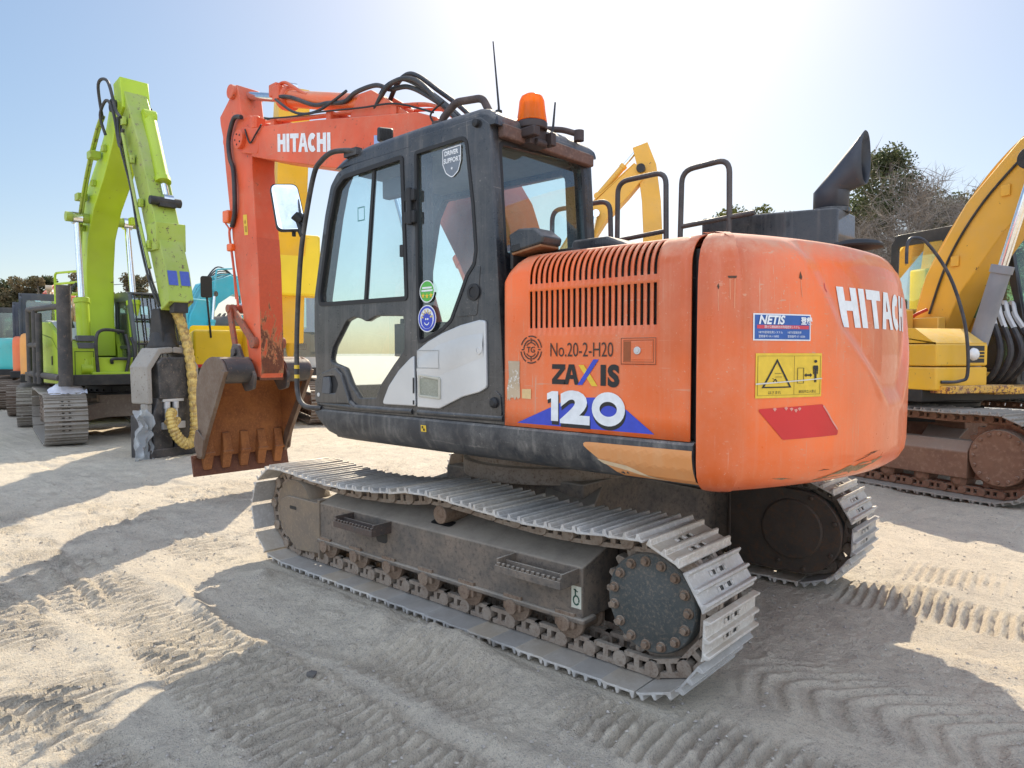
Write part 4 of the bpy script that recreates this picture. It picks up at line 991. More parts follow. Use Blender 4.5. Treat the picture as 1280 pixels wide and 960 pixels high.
# stickers on the glass and pillars
g3 = lambda o: (lambda u, v: (u, 1.1885+o, v))
def disc(cx, cz, r, n=36): return poly2([(cx+r*cos(2*pi*i/n), cz+r*sin(2*pi*i/n)) for i in range(n)])
GREENP = plain('green_print', (.10, .45, .07), .45)
st = decal('round_sticker', GREENP, cab, *disc(-.075, 1.868, .062), g3(.0075))
decal('sticker_rim', WHITE, st, *stroke(arc(-.075, 1.868, .060, .060, 0, 360, 36)[:-1], .006, True), g3(.009))
def star(cx, cz, r): return poly2([(cx+(r if i % 2 == 0 else r*.42)*sin(pi*i/5), cz+(r if i % 2 == 0 else r*.42)*cos(pi*i/5)) for i in range(10)])
decal('sticker_stars', YELLOWP, st, *join2(star(-.042, 1.845, .017), star(-.075, 1.842, .017), star(-.108, 1.845, .017)), g3(.009))
decal('sticker_band', WHITE, st, *join2(poly2([(-.028, 1.868), (-.122, 1.868), (-.122, 1.878), (-.028, 1.878)]), poly2([(-.035, 1.884), (-.115, 1.884), (-.115, 1.894), (-.035, 1.894)])), g3(.009))
st = decal('round_sticker', WHITE, cab, *disc(-.085, 1.715, .076), lambda u, v: (u, 1.2065, v))
decal('sticker_field', BLUEP, st, *join2(stroke(arc(-.085, 1.715, .064, .064, 0, 360, 36)[:-1], .012, True), disc(-.085, 1.705, .046)), lambda u, v: (u, 1.208, v))
decal('sticker_rays', plain('gold_print', (.62, .50, .25), .5), st, *join2(*[stroke([(-.085+.028*cos(radians(a)), 1.716+.028*sin(radians(a))), (-.085+.05*cos(radians(a)), 1.716+.05*sin(radians(a)))], .010) for a in (10, 40, 70, 100, 130, 165)]), lambda u, v: (u, 1.2095, v))
decal('sticker_figure', WHITE, st, *join2(stroke(arc(-.085, 1.70, .020, .020, 200, 340, 8), .006), disc(-.078, 1.712, .006, 10), disc(-.094, 1.712, .006, 10)), lambda u, v: (u, 1.2095, v))
sh = rpoly([(-.205, 2.628), (-.345, 2.632), (-.345, 2.555), (-.325, 2.50), (-.278, 2.47), (-.23, 2.50), (-.205, 2.55)], [.005, .005, .02, .03, .03, .03, .02], 4)
st = decal('shield_sticker', plain('shield_grey', (.17, .20, .24), .5), cab, *poly2(sh), g3(.003))
tx = join2(shift(text2d('DRIVER', .034, .0012, -.95), -.218, 2.594), shift(text2d('SUPPORT', .036, .0010, -.88), -.212, 2.553), star(-.276, 2.52, .010))
decal('shield_lettering', WHITE, st, *tx, g3(.0045)); decal('shield_rim', WHITE, st, *stroke(sh, .005, True), g3(.0042))
decal('inspection_sticker', plain('inspection_green', (.03, .40, .30), .5), dr, *rect_line(.42+.10, .42+.165, 2.345, 2.425, .008), lambda u, v: (u, 1.180, v))
# cab interior
b = MB(); seatM = SEAT
b.loft([[(-.35, .50, 1.55), (-.35, .95, 1.55), (.20, .97, 1.56), (.20, .48, 1.56)], [(-.36, .49, 1.68), (-.36, .96, 1.68), (.22, .97, 1.66), (.22, .48, 1.66)]])
b.loft([[(-.38, .5, 1.66), (-.38, .95, 1.66), (-.24, .95, 1.66), (-.24, .5, 1.66)], [(-.44, .5, 2.0), (-.44, .95, 2.0), (-.32, .94, 2.0), (-.32, .51, 2.0)], [(-.46, .56, 2.1), (-.46, .89, 2.1), (-.37, .88, 2.1), (-.37, .57, 2.1)]])
b.build('operator_seat', seatM, cab, .03, 60, 3)
b = MB().box(-.30, .35, .98, 1.09, 1.5, 1.70); b.box(-.30, .35, .37, .47, 1.5, 1.70); b.box(-.2, .2, .5, .95, 1.19, 1.55)
b.tube([(.30, 1.03, 1.7), (.33, 1.03, 1.86)], .018, 8).tube([(.30, .42, 1.7), (.33, .42, 1.86)], .018, 8)
b.tube([(.62, .62, 1.19), (.60, .62, 1.75)], .014, 8).tube([(.62, .82, 1.19), (.60, .82, 1.75)], .014, 8)
b.build('control_console', GREYP, cab, .012)
b = MB(); M_ = Matrix.Translation((.80, .42, 1.88)) @ Matrix.Rotation(radians(-20), 4, 'Y'); b.box(-.03, .03, -.04, .16, -.1, .1, M_); b.tube([(.82, .4, 1.2), (.82, .4, 1.85)], .02, 8)
b.build('monitor', RUBBER, cab, .008)
b = MB().box(-.58, .70, .36, 1.09, 2.655, 2.675); b.build('headliner', CREAM, cab, .0)
b = MB().box(-.60, -.45, .37, 1.09, 1.90, 1.965); b.build('rear_shelf', GREYP, cab, .01)
b = MB(); M_ = Matrix.Translation((.33, 1.02, 2.55)); b.box(-.12, .18, -.03, .03, -.06, .06, M_); b.build('sun_visor', GREYP, cab, .01)
b = MB().cyl((-.05, .40, 1.45), (-.0, .40, 1.45), .05); b.box(.1, .5, .4, .9, 1.19, 1.24); b.build('floor_mat', RUBBER, cab, .01)
# grab rail with the mirror
gr_ = smooth_path([(.57, 1.20, 2.768), (.66, 1.22, 2.785), (.76, 1.25, 2.785), (.87, 1.25, 2.755), (.955, 1.25, 2.69), (1.05, 1.25, 2.45), (1.13, 1.25, 2.16), (1.185, 1.25, 1.70), (1.196, 1.25, 1.36), (1.19, 1.25, 1.26), (1.155, 1.25, 1.195), (1.09, 1.24, 1.160), (.98, 1.20, 1.155)], 6)
gb = MB().tube(gr_, .0165, 12); gb.box(.55, .68, 1.17, 1.215, 2.745, 2.79)
gra = gb.build('grab_rail', paint('rail_charcoal', (.03, .028, .03), .45, .35, .4, dustcol=(.28, .26, .24), scale=9), ex)
for z_ in (1.35, 1.415): MB().cyl((1.196, 1.25, z_), (1.196, 1.25, z_+.025), .0172, n=14).build('rail_tape', YELLOWP, gra)
MC = Matrix.Translation((1.17, 1.315, 2.49)) @ Matrix.Rotation(radians(-20), 4, 'Z') @ Matrix.Rotation(radians(14), 4, 'Y') @ Matrix.Rotation(radians(-7), 4, 'X')
def mshape(w, h, r=.045): return rpoly([(-w, -h), (w, -h), (w*.92, h), (-w*.92, h)], r, 5)
b = MB()
def ringm(x, k): return [MC @ Vector((x, p[0]*k, p[1]*k)) for p in mshape(.098, .165)]
b.loft([ringm(0, 1), ringm(.03, .99), ringm(.06, .86), ringm(.075, .6)])
mir = b.build('mirror', RUBBER, gra, 0, 50)
MB().add([MC @ Vector((-.002-.012*(1-(p[0]/.098)**2)*.5, p[0]*.94, p[1]*.95)) for p in mshape(.098, .165)], [tuple(range(len(mshape(.098, .165))))]).build('mirror_glass', plain('mirror_silver', (.88, .92, .97), .03, 1.), mir, 0, 0)
b = MB().tube([(1.10, 1.25, 2.30), (1.15, 1.27, 2.42)], .022, 10); a_ = MC @ Vector((.07, -.02, -.03)); b.tube([(1.085, 1.25, 2.42), (1.13, 1.25, 2.45), tuple(a_)], .014, 8); b.tube([(1.12, 1.25, 2.40), (1.14, 1.29, 2.44)], .03, 10); b.cyl((1.16, 1.28, 2.38), (1.16, 1.28, 2.30), .013)
b.build('mirror_bracket', RUBBER, gra, .003)
# roof fittings
bea = MB(); B0 = (-.60, .905, 2.72)
bea.rev([(.085, .0), (.085, .035), (.078, .045), (.0, .045)], B0, (0, 0, 1), 24)
M_ = Matrix.Translation((-.60, .905, 2.68)); bea.box(-.05, .06, -.07, .07, -.05, .045, M_); bea.box(-.09, -.03, -.10, -.06, -.04, .03, M_); bea.box(-.10, .0, .05, .10, -.02, .03, M_)
bea.cyl((-.655, .86, 2.645), (-.655, .94, 2.645), .02, n=10)
bo = bea.build('beacon', plain('beacon_bracket', (.045, .03, .028), .6), ex, .006)
def amber():
    m, nt, out = _mat('amber_lens'); L = nt.links.new
    p = N(nt, 'ShaderNodeBsdfPrincipled', Roughness=.18); p.inputs['Base Color'].default_value = (.95, .26, .008, 1)
    p.inputs['Subsurface Weight'].default_value = .0; p.inputs['Transmission Weight'].default_value = .35
    t = N(nt, 'ShaderNodeBsdfTranslucent'); t.inputs[0].default_value = (1., .36, .01, 1)
    mx = N(nt, 'ShaderNodeMixShader'); mx.inputs[0].default_value = .5; L(p.outputs[0], mx.inputs[1]); L(t.outputs[0], mx.inputs[2]); L(mx.outputs[0], out.inputs[0]); return m
MB().rev([(.082, .045), (.080, .06), (.074, .10), (.068, .155), (.058, .178), (.035, .192), (.0, .196)], B0, (0, 0, 1), 28).build('beacon_lens', amber(), bo, 0, 60)
MB().rev([(.03, .045), (.03, .14), (.0, .14)], B0, (0, 0, 1), 12).build('beacon_reflector', plain('beacon_inside', (.75, .42, .06), .3), bo)
MB().tube([(-.50, 1.06, 2.78), (-.50, 1.06, 2.83), (-.487, 1.09, 3.165)], [.009, .006, .0035], 8).rev([(.018, 0), (.018, .025), (0, .03)], (-.50, 1.06, 2.785), (0, 0, 1)).build('antenna', RUBBER, ex)
MB().tube([(-.50, .60, 2.79), (-.50, .575, 2.98)], [.008, .005], 8).build('antenna', RUBBER, ex)
DR = paint('dusty_grip', (.05, .035, .035), .6, .5, .5, dustcol=(.20, .15, .13), scale=12)
MB().tube(bend_path([(-.12, 1.13, 2.79), (-.14, 1.13, 2.83), (-.235, 1.12, 2.90), (-.42, 1.10, 2.885), (-.47, 1.10, 2.80)], .035), .021, 10).rev([(.045, 0), (.045, .035), (.02, .045)], (-.115, 1.13, 2.775), (0, 0, 1), 16).build('roof_handle', DR, ex)
MB().tube(bend_path([(-.40, .62, 2.79), (-.41, .60, 2.84), (-.50, .50, 2.84), (-.60, .44, 2.80)], .03), .018, 10).cyl((-.58, .45, 2.77), (-.58, .45, 2.83), .03).build('roof_handle', DR, ex)
b = MB(); M_ = Matrix.Translation((.66, .90, 2.955)) @ Matrix.Rotation(radians(-30), 4, 'Z') @ Matrix.Rotation(radians(-12), 4, 'Y') @ Matrix.Scale(.62, 4); 
b.loft([[M_ @ Vector((-.055, y*.8, z*.8)) for y, z in rpoly([(-.085, -.075), (.085, -.075), (.085, .075), (-.085, .075)], .03)], [M_ @ Vector((.02, y, z)) for y, z in rpoly([(-.085, -.075), (.085, -.075), (.085, .075), (-.085, .075)], .03)], [M_ @ Vector((.035, y, z)) for y, z in rpoly([(-.085, -.075), (.085, -.075), (.085, .075), (-.085, .075)], .03)]])
b.box(-.012, .012, -.025, .025, -.24, -.07, M_)
for i in range(5): b.box(-.063, -.045, -.055+i*.027-.006, -.055+i*.027+.006, -.05, .05, M_)
b.build('work_lamp', RUBBER, ex, .003)
b = MB(); M_ = Matrix.Translation((-.735, 1.105, 2.075)) @ Matrix.Rotation(radians(8), 4, 'Y')
b.prism(rpoly([(.07, -.035), (-.14, -.035), (-.155, .0), (-.10, .055), (.0, .075), (.07, .06)], .015), 'y', -.10, .055, M_)
ci = b.build('camera_pod', CHAR, ex, .012)
MB().box(.0, .055, -.03, .057, -.034, -.0, M_).build('pod_lens', INK, ci, .003)
MB().box(-.13, .065, -.095, .05, -.046, -.034, M_).build('pod_base', rusty('pod_rust', (.30, .14, .06), (.22, .10, .05), (.36, .2, .1), .7, 9.), ci, .003)
MB().box(-.68, -.66, .95, 1.15, 1.95, 2.06).box(-.95, -.62, .80, 1.0, 2.005, 2.05).build('pod_bracket', BLACK, ci, .004)
# ================================================================== boom, arm, bucket
bt_top = [(.00, 1.68), (.10, 2.10), (.30, 2.62), (.60, 3.05), (.96, 3.315), (1.19, 3.405), (1.97, 3.537), (2.57, 3.642), (3.45, 3.775), (3.66, 3.80)]
bt_bot = [(3.74, 3.72), (3.75, 3.53), (3.46, 3.45), (2.39, 3.185), (1.75, 3.045), (1.35, 2.90), (1.0, 2.62), (.72, 2.20), (.50, 1.80), (.30, 1.55), (.08, 1.52)]
b = MB(); b.prism(bt_top+bt_bot, 'y', -.18, .18)
for s in (-1, 1): b.prism(rpoly([(3.60, 3.52), (3.60, 3.78), (3.92, 3.86), (4.06, 3.80), (4.06, 3.66), (3.94, 3.60)], .05), 'y', *sorted((s*.14, s*.185)))
boom = b.build('boom', ORANGE_ARM, ex, .008)
wd2, ww2 = block_word('HITACHI', .172, .150, .014, .053)
def bf(u, v):  # along the boom's left flank, from tip towards the cab
    d_ = Vector((-1.0, -.188)).normalized(); n_ = Vector((.188*0, 1.0))
    p = Vector((3.235, 3.478))+d_*u+Vector((0.0, 1.0))*v; return (p.x, .1825, p.y)
decal('brand_lettering', WHITE, boom, *wd2, bf)
decal('notice_plate', plain('boom_notice', (.30, .40, .66), .4), boom, *poly2([(1.72, 3.21), (1.50, 3.17), (1.50, 3.29), (1.72, 3.33)]), lambda u, v: (u, .1825, v))
MB().cyl((3.935, -.23, 3.73), (3.935, .23, 3.73), .095, n=24).build('pivot_pin', ORANGE_ARM, boom, .006)
pb = MB()
for a in range(5): pb.cyl((3.935+.055*cos(a*1.256), .229, 3.73+.055*sin(a*1.256)), (3.935+.055*cos(a*1.256), .234, 3.73+.055*sin(a*1.256)), .010, n=8)
pb.build('pin_bolts', BLACK, boom)
# pipes along the boom's top edge
for y, dz in ((.12, .03), (.06, .035), (-.05, .03)):
    MB().tube(smooth_path([(3.55, y, 3.82+dz), (3.0, y, 3.735+dz), (2.4, y, 3.64+dz), (1.97, y, 3.575+dz), (1.3, y, 3.475+dz), (1.0, y, 3.38+dz), (.7, y, 3.17+dz)], 5), .014, 8).build('boom_pipe', ORANGE_ARM, boom)
cb = MB()
for x, z in ((3.38, 3.765), (2.42, 3.618), (1.5, 3.46)): cb.box(x-.035, x+.035, -.09, .155, z-.005, z+.075)
cb.build('pipe_clamps', ORANGE_ARM, boom, .006)
# boss that carries the arm ram
b = MB()
for s in (-1, 1): b.prism(rpoly([(2.15, 3.54), (1.28, 3.40), (1.62, 3.62), (1.82, 3.74), (1.99, 3.745), (2.06, 3.66)], [.0, .02, .1, .05, .06, .05]), 'y', *sorted((s*.10, s*.135)))
b.build('ram_bracket', ORANGE_ARM, boom, .005)
cylinder_ram(ex, (1.925, 0, 3.675), (4.20, 0, 4.295), .082, .615, ORANGE, CHROME, 'arm_cylinder')
MB().rev([(.115, -.07), (.12, -.02), (.12, .05), (.10, .07)], (3.33, 0, 4.058), (-1, 0, -.27), 20).box(3.36, 3.50, -.06, .12, 4.08, 4.20).box(3.30, 3.42, .07, .13, 4.02, 4.16).build('cylinder_head', ORANGE_ARM, ex, .01)
MB().tube(smooth_path([(3.42, .06, 4.19), (3.28, .06, 4.185), (3.02, .06, 4.04), (2.9, .06, 3.98)]), .017, 8).build('ram_pipe', ORANGE_ARM, ex)
for s in (1, -1): cylinder_ram(ex, (.62, s*.36, 1.25), (1.45, s*.215, 2.98), .075, .62, ORANGE, CHROME, 'boom_cylinder')
hz_ = [[(3.40, .11, 4.06), (3.136, .10, 4.00), (2.75, .09, 3.84), (2.499, .10, 3.795), (2.25, .1, 3.75), (2.074, .10, 3.79), (1.794, .10, 3.78), (1.60, .10, 3.70), (1.379, .10, 3.665), (1.139, .10, 3.535), (.85, .1, 3.33), (.6, .1, 3.08)],
       [(3.35, .13, 4.02), (3.05, .14, 3.84), (2.82, .14, 3.76), (2.6, .14, 3.74), (2.40, .12, 3.78), (2.2, .11, 3.83)],
       [(1.86, .05, 3.64), (1.70, .08, 3.74), (1.50, .10, 3.75), (1.38, .10, 3.72), (1.15, .10, 3.58), (.86, .1, 3.36), (.6, .1, 3.12)],
       [(1.80, -.02, 3.62), (1.62, .02, 3.76), (1.46, .04, 3.80), (1.30, .05, 3.74), (1.08, .05, 3.58), (.84, .04, 3.40), (.6, .03, 3.18)],
       [(1.78, .12, 3.58), (1.6, .15, 3.69), (1.42, .15, 3.72), (1.22, .15, 3.66), (1.0, .15, 3.48), (.75, .15, 3.25)]]
for i, p in enumerate(hz_): MB().tube(smooth_path(p, 7), .020 if i != 1 else .013, 9).build('hydraulic_hose', HOSE, ex)
for p in ([(3.45, .19, 3.84), (3.0, .16, 3.77), (2.5, .17, 3.70), (1.9, .17, 3.60), (1.45, .17, 3.53), (1.0, .17, 3.36)], [(3.85, .19, 3.82), (3.74, .20, 3.66), (3.62, .20, 3.72), (3.52, .19, 3.80)], [(.90, .19, 3.20), (1.0, .2, 3.33), (.85, .2, 3.40)]):
    MB().tube(smooth_path(p, 7), .008, 7).build('cable', RUBBER, boom)
# arm
arm_p = [(4.13, 4.36), (4.25, 4.33), (4.30, 4.24), (4.51, 4.10), (4.50, 4.02), (4.452, 3.88), (4.395, 3.49), (4.32, 3.05), (4.21, 2.45), (4.10, 2.06), (3.99, 1.60), (3.92, 1.30), (3.86, 1.235), (3.73, 1.245), (3.705, 1.34), (3.715, 1.9), (3.735, 2.45), (3.80, 3.10), (3.835, 3.44), (3.825, 3.56), (3.83, 3.83), (3.96, 3.92), (4.04, 4.05), (4.08, 4.25)]
b = MB().prism(arm_p, 'y', -.13, .13)
b.cyl((4.20, -.17, 4.295), (4.20, .17, 4.295), .075, n=20)
b.prism(rpoly([(3.90, 3.60), (3.66, 3.60), (3.68, 3.88), (3.86, 3.98), (3.98, 3.98)], .03), 'y', -.135, .135)
arm = b.build('arm', ORANGE_ARM, ex, .008)
decal('arm_sticker', YELLOWP, arm, *poly2([(4.03, 2.98), (3.95, 2.975), (3.93, 2.76), (4.005, 2.765)]), lambda u, v: (u, .1325, v))
decal('sticker_mark', plain('sticker_brown', (.45, .25, .02), .5), arm, *join2(disc(3.985, 2.90, .02), poly2([(4.0, 2.86), (3.955, 2.855), (3.945, 2.79), (3.99, 2.795)])), lambda u, v: (u, .1337, v))
# paint worn off the lower rear face, in ragged patches
def worn_paint():
    m, nt, out = _mat('worn_arm_paint'); L = nt.links.new
    tc = N(nt, 'ShaderNodeTexCoord').outputs['Object']; sx = N(nt, 'ShaderNodeSeparateXYZ'); L(tc, sx.inputs[0])
    mp = N(nt, 'ShaderNodeMapping'); mp.inputs['Scale'].default_value = (1, 1.3, .55); L(tc, mp.inputs[0])
    a = noise_n(nt, mp.outputs[0], 9., 9, .72, .6); f = noise_n(nt, tc, 34, 6, .75); g = noise_n(nt, mp.outputs[0], 5., 6, .65)
    k = mth(nt, 'ADD', a, ramp(nt, sx.outputs['Z'], 1.25, 2.5, .11, -.20))
    col = mixc(nt, ramp(nt, f, .35, .65), (.66, .10, .032), (.58, .085, .03))
    col = mixc(nt, ramp(nt, k, .47, .50), col, (.50, .22, .09)); rust_ = mixc(nt, ramp(nt, f, .4, .62), (.20, .062, .026), (.115, .04, .024))
    col = mixc(nt, ramp(nt, k, .505, .545), col, rust_); col = mixc(nt, mth(nt, 'MULTIPLY', ramp(nt, g, .56, .66), ramp(nt, k, .46, .52)), col, (.36, .19, .10))
    p = N(nt, 'ShaderNodeBsdfPrincipled'); L(col, p.inputs['Base Color']); L(ramp(nt, k, .45, .55, .42, .75), p.inputs['Roughness'])
    bp = N(nt, 'ShaderNodeBump', Strength=.5, Distance=.004); L(ramp(nt, k, .47, .53, 1., 0.), bp.inputs['Height']); L(bp.outputs[0], p.inputs['Normal']); L(p.outputs[0], out.inputs[0]); return m
wf = [(3.705+.020, 1.275), (3.7025, 1.34), (3.7125, 1.9), (3.7325, 2.45), (3.7605, 2.72)]
MB().loft([[(x, y, z) for x, z in wf] for y in (-.1285, .1285)], cap=False, closed=False).build('worn_face', worn_paint(), arm, 0, 0)
MB().box(3.725, 3.90, -.137, .137, 1.238, 1.275).build('arm_end_cap', RUST, arm, .006)
for p in ([(3.98, .16, 3.98), (4.12, .17, 3.99), (4.24, .17, 3.80), (4.22, .17, 3.60), (4.17, .16, 3.47), (4.13, .17, 3.2), (4.16, .16, 3.0), (4.24, .15, 2.88)],): MB().tube(smooth_path(p, 8), .024, 10).build('hydraulic_hose', HOSE, arm)
MB().tube(smooth_path([(4.24, .15, 2.88), (4.30, .15, 2.82), (4.24, .15, 2.55), (4.17, .15, 2.2), (4.13, .15, 2.02)], 6), .013, 8).tube(smooth_path([(4.38, .15, 2.93), (4.28, .16, 2.85), (4.27, .16, 2.72), (4.20, .16, 2.4), (4.16, .16, 2.1)], 6), .009, 8).build('arm_pipe', ORANGE_ARM, arm)
MB().box(4.26, 4.38, .09, .19, 2.93, 3.06).build('pipe_block', ORANGE, arm, .015); MB().box(4.22, 4.32, .12, .18, 2.62, 2.70).build('pipe_block', ORANGE, arm, .015)
MB().rev([(.05, 0), (.05, .12), (.03, .14)], (3.72, .14, 3.80), (0, 0, 1), 12).box(3.66, 3.80, .06, .17, 3.80, 3.92).build('grease_block', ORANGE_ARM, arm, .01)
cylinder_ram(ex, (4.46, 0, 3.85), (4.28, 0, 2.0), .065, .58, ORANGE_ARM, CHROME, 'bucket_cylinder')
LINK = paint('scuffed_link', (.34, .085, .04), .5, .5, .4, chip=.5, chipcol=(.12, .08, .06), dustcol=(.25, .17, .12), scale=6)
b = MB()
for s in (-1, 1):
    y0, y1 = sorted((s*.14, s*.172))
    for a_, c_ in (((4.25, 2.0), (3.80, 1.63)), ((4.25, 2.0), (4.11, 1.535))):
        A_, C_ = Vector(a_), Vector(c_); d_ = (C_-A_).normalized(); n_ = Vector((-d_.y, d_.x)); w_ = .042
        if a_[0] == 4.25 and c_[0] == 4.11: y0, y1 = sorted((s*.175, s*.205))
        b.prism([tuple(A_+n_*w_-d_*.03), tuple(A_-n_*w_-d_*.03), tuple(C_-n_*w_+d_*.03), tuple(C_+n_*w_+d_*.03)], 'y', y0, y1)
b.cyl((4.25, -.215, 2.0), (4.25, .215, 2.0), .045, n=16); b.cyl((3.80, -.185, 1.63), (3.80, .185, 1.63), .06, n=20)
b.build('bucket_link', LINK, ex, .006)
# bucket
back = smooth_path([(3.735, 1.335, 0), (3.80, 1.43, 0), (3.92, 1.475, 0), (4.08, 1.475, 0), (4.25, 1.39, 0), (4.37, 1.23, 0), (4.40, 1.05, 0), (4.385, .85, 0), (4.375, .65, 0), (4.385, .42, 0)], 5)
pb_ = [(p.x, p.y) for p in back]; b = MB()
inn = [(x-.022*(1 if i else .3), z-.012) for i, (x, z) in enumerate(pb_)]
sh_ = [(3.90, 1.462), (3.97, 1.482)]+[p for p in pb_ if p[0] > 4.02]
bk = MB().loft([[(x, y, z) for x, z in sh_] for y in (-.49, .49)], cap=False, closed=False)
for y0, y1 in ((.475, .50), (-.50, -.475)): bk.prism(pb_, 'y', y0, y1)
bu = bk.build('bucket', BUCKET_OUT, ex, .004)
li = MB().loft([[(x-.02, y, z-.012) for x, z in sh_] for y in (-.474, .474)], cap=False, closed=False)
for y in (.4735, -.4735): li.add([(x-.02, y, z-.008) for x, z in pb_[3:]], [tuple(range(len(pb_)-3))])
li.build('bucket_lining', BUCKET_IN, bu, 0, 50)
for y0, y1 in ((.468, .512), (-.512, -.468)):    # thick side cutters along the mouth
    b = MB().prism([(3.725, 1.34), (3.80, 1.35), (4.30, .62), (4.36, .40), (4.30, .40), (4.16, .66)], 'y', y0, y1)
    y = .50 if y0 > 0 else -.50; s = 1 if y > 0 else -1
    b.prism(rpoly([(4.20, .62), (4.38, .72), (4.44, .56), (4.36, .40), (4.25, .43)], .03), 'y', *sorted((y, y+s*.02)))
    b.build('side_cutter', BUCKET_OUT, bu, .006)
TUBEM = paint('worn_black_bucket', (.045, .043, .045), .4, .4, .4, chip=.3, chipcol=(.16, .10, .07), dustcol=(.22, .17, .14), scale=5)
for s in (-1, 1): MB().cyl((3.865, s*.474, 1.335), (3.865, s*.19, 1.335), .125, n=32).build('bucket_tube', TUBEM, bu, 0)
EAR = paint('worn_ear_steel', (.06, .055, .055), .5, .5, .4, chip=.35, chipcol=(.20, .12, .08), dustcol=(.26, .20, .16), scale=7)
for s in (-1, 1):
    e = MB().prism(rpoly([(4.17, 1.62), (4.05, 1.62), (3.96, 1.48), (3.79, 1.42), (3.705, 1.28), (3.74, 1.15), (3.90, 1.12), (4.02, 1.25), (4.12, 1.40), (4.22, 1.46)], .05), 'y', *sorted((s*.175, s*.21)))
    e.cyl((3.87, s*.17, 1.27), (3.87, s*.235, 1.27), .055, n=18).cyl((4.11, s*.17, 1.535), (4.11, s*.235, 1.535), .045, n=18)
    e.cyl((3.87, s*.235, 1.27), (3.87, s*.245, 1.27), .03, n=14)
    e.build('bucket_ear', EAR, bu, .006)
MB().box(4.375, 4.425, -.545, .545, .40, .435).prism([(4.43, .43), (4.375, .205), (4.352, .21), (4.40, .43)], 'y', -.56, .56).build('edge_plate', RUST, bu, .006)
for i in range(5):
    y = -.41+i*.205; t = MB()
    t.loft([[(4.385, y-.05, .66), (4.385, y+.05, .66), (4.335, y+.045, .66), (4.335, y-.045, .66)], [(4.40, y-.055, .46), (4.40, y+.055, .46), (4.29, y+.05, .46), (4.29, y-.05, .46)], [(4.40, y-.05, .38), (4.40, y+.05, .38), (4.32, y+.05, .38), (4.32, y-.05, .38)], [(4.385, y-.045, .29), (4.385, y+.045, .29), (4.345, y+.042, .27), (4.345, y-.042, .27)]])
    t.cyl((4.30, y-.058, .45), (4.30, y+.058, .45), .018, n=10)
    t.build('bucket_tooth', BUCKET_IN, bu, .006)
# ================================================================== the other machines in the yard
def yard_paint(name, rgb, **k): return paint(name, rgb, k.pop('rough', .38), k.pop('dust', .3), .5, chip=k.pop('chip', .08), dustcol=tuple(.45*c+.55*d_ for c, d_ in zip(rgb, (.45, .40, .33))), scale=1.8, **k)
LIME = yard_paint('lime_paint', (.41, .57, .020), dust=.15, chip=.05); LIME_D = yard_paint('soiled_lime_paint', (.33, .44, .05), dust=.6, chip=.38)
YEL = yard_paint('yellow_paint', (.80, .45, .018)); YEL_O = yard_paint('ochre_paint', (.74, .40, .045), chip=.04); YEL_B = yard_paint('bright_yellow_paint', (.85, .60, .01), dust=.12)
TEAL = yard_paint('teal_paint', (.05, .48, .46)); TEAL_B = yard_paint('blue_teal_paint', (.05, .42, .52)); ORG = yard_paint('red_orange_paint', (.72, .13, .02)); ORY = yard_paint('amber_paint', (.72, .30, .05)); RED = yard_paint('red_paint', (.55, .09, .05)); OCH = yard_paint('dusty_ochre_paint', (.55, .32, .09), dust=.5)
BEI = yard_paint('beige_paint', (.50, .40, .27), dust=.5)
TRK = rusty('rusty_track', (.22, .165, .125), (.17, .12, .09), (.28, .23, .18), .75, 3., .4, .1, .6)
TRKG = rusty('grey_worn_track', (.30, .27, .235), (.23, .20, .17), (.36, .33, .29), .7, 3., .4, .1, .6)
TRKR = rusty('reddish_track_frame', (.24, .125, .075), (.18, .09, .055), (.30, .18, .12), .75, 3., .4, .05, .75)
NAVY = yard_paint('navy_cab_paint', (.025, .035, .06), chip=.02); GREYC = yard_paint('grey_cab_paint', (.075, .09, .10), chip=.03); DARKC = yard_paint('black_cab_paint', (.018, .02, .024), chip=.02); WHITEC = yard_paint('off_white_cab_paint', (.52, .53, .52), chip=.03)
RAMG = paint('grey_ram_paint', (.22, .23, .26), .45, .3, .3, dustcol=(.36, .33, .30), scale=5)
YGLASS = glassy('yard_glass', (.55, .72, .68), .12, .18)
def rotz(o, a): o.rotation_euler = (0, 0, a); return o
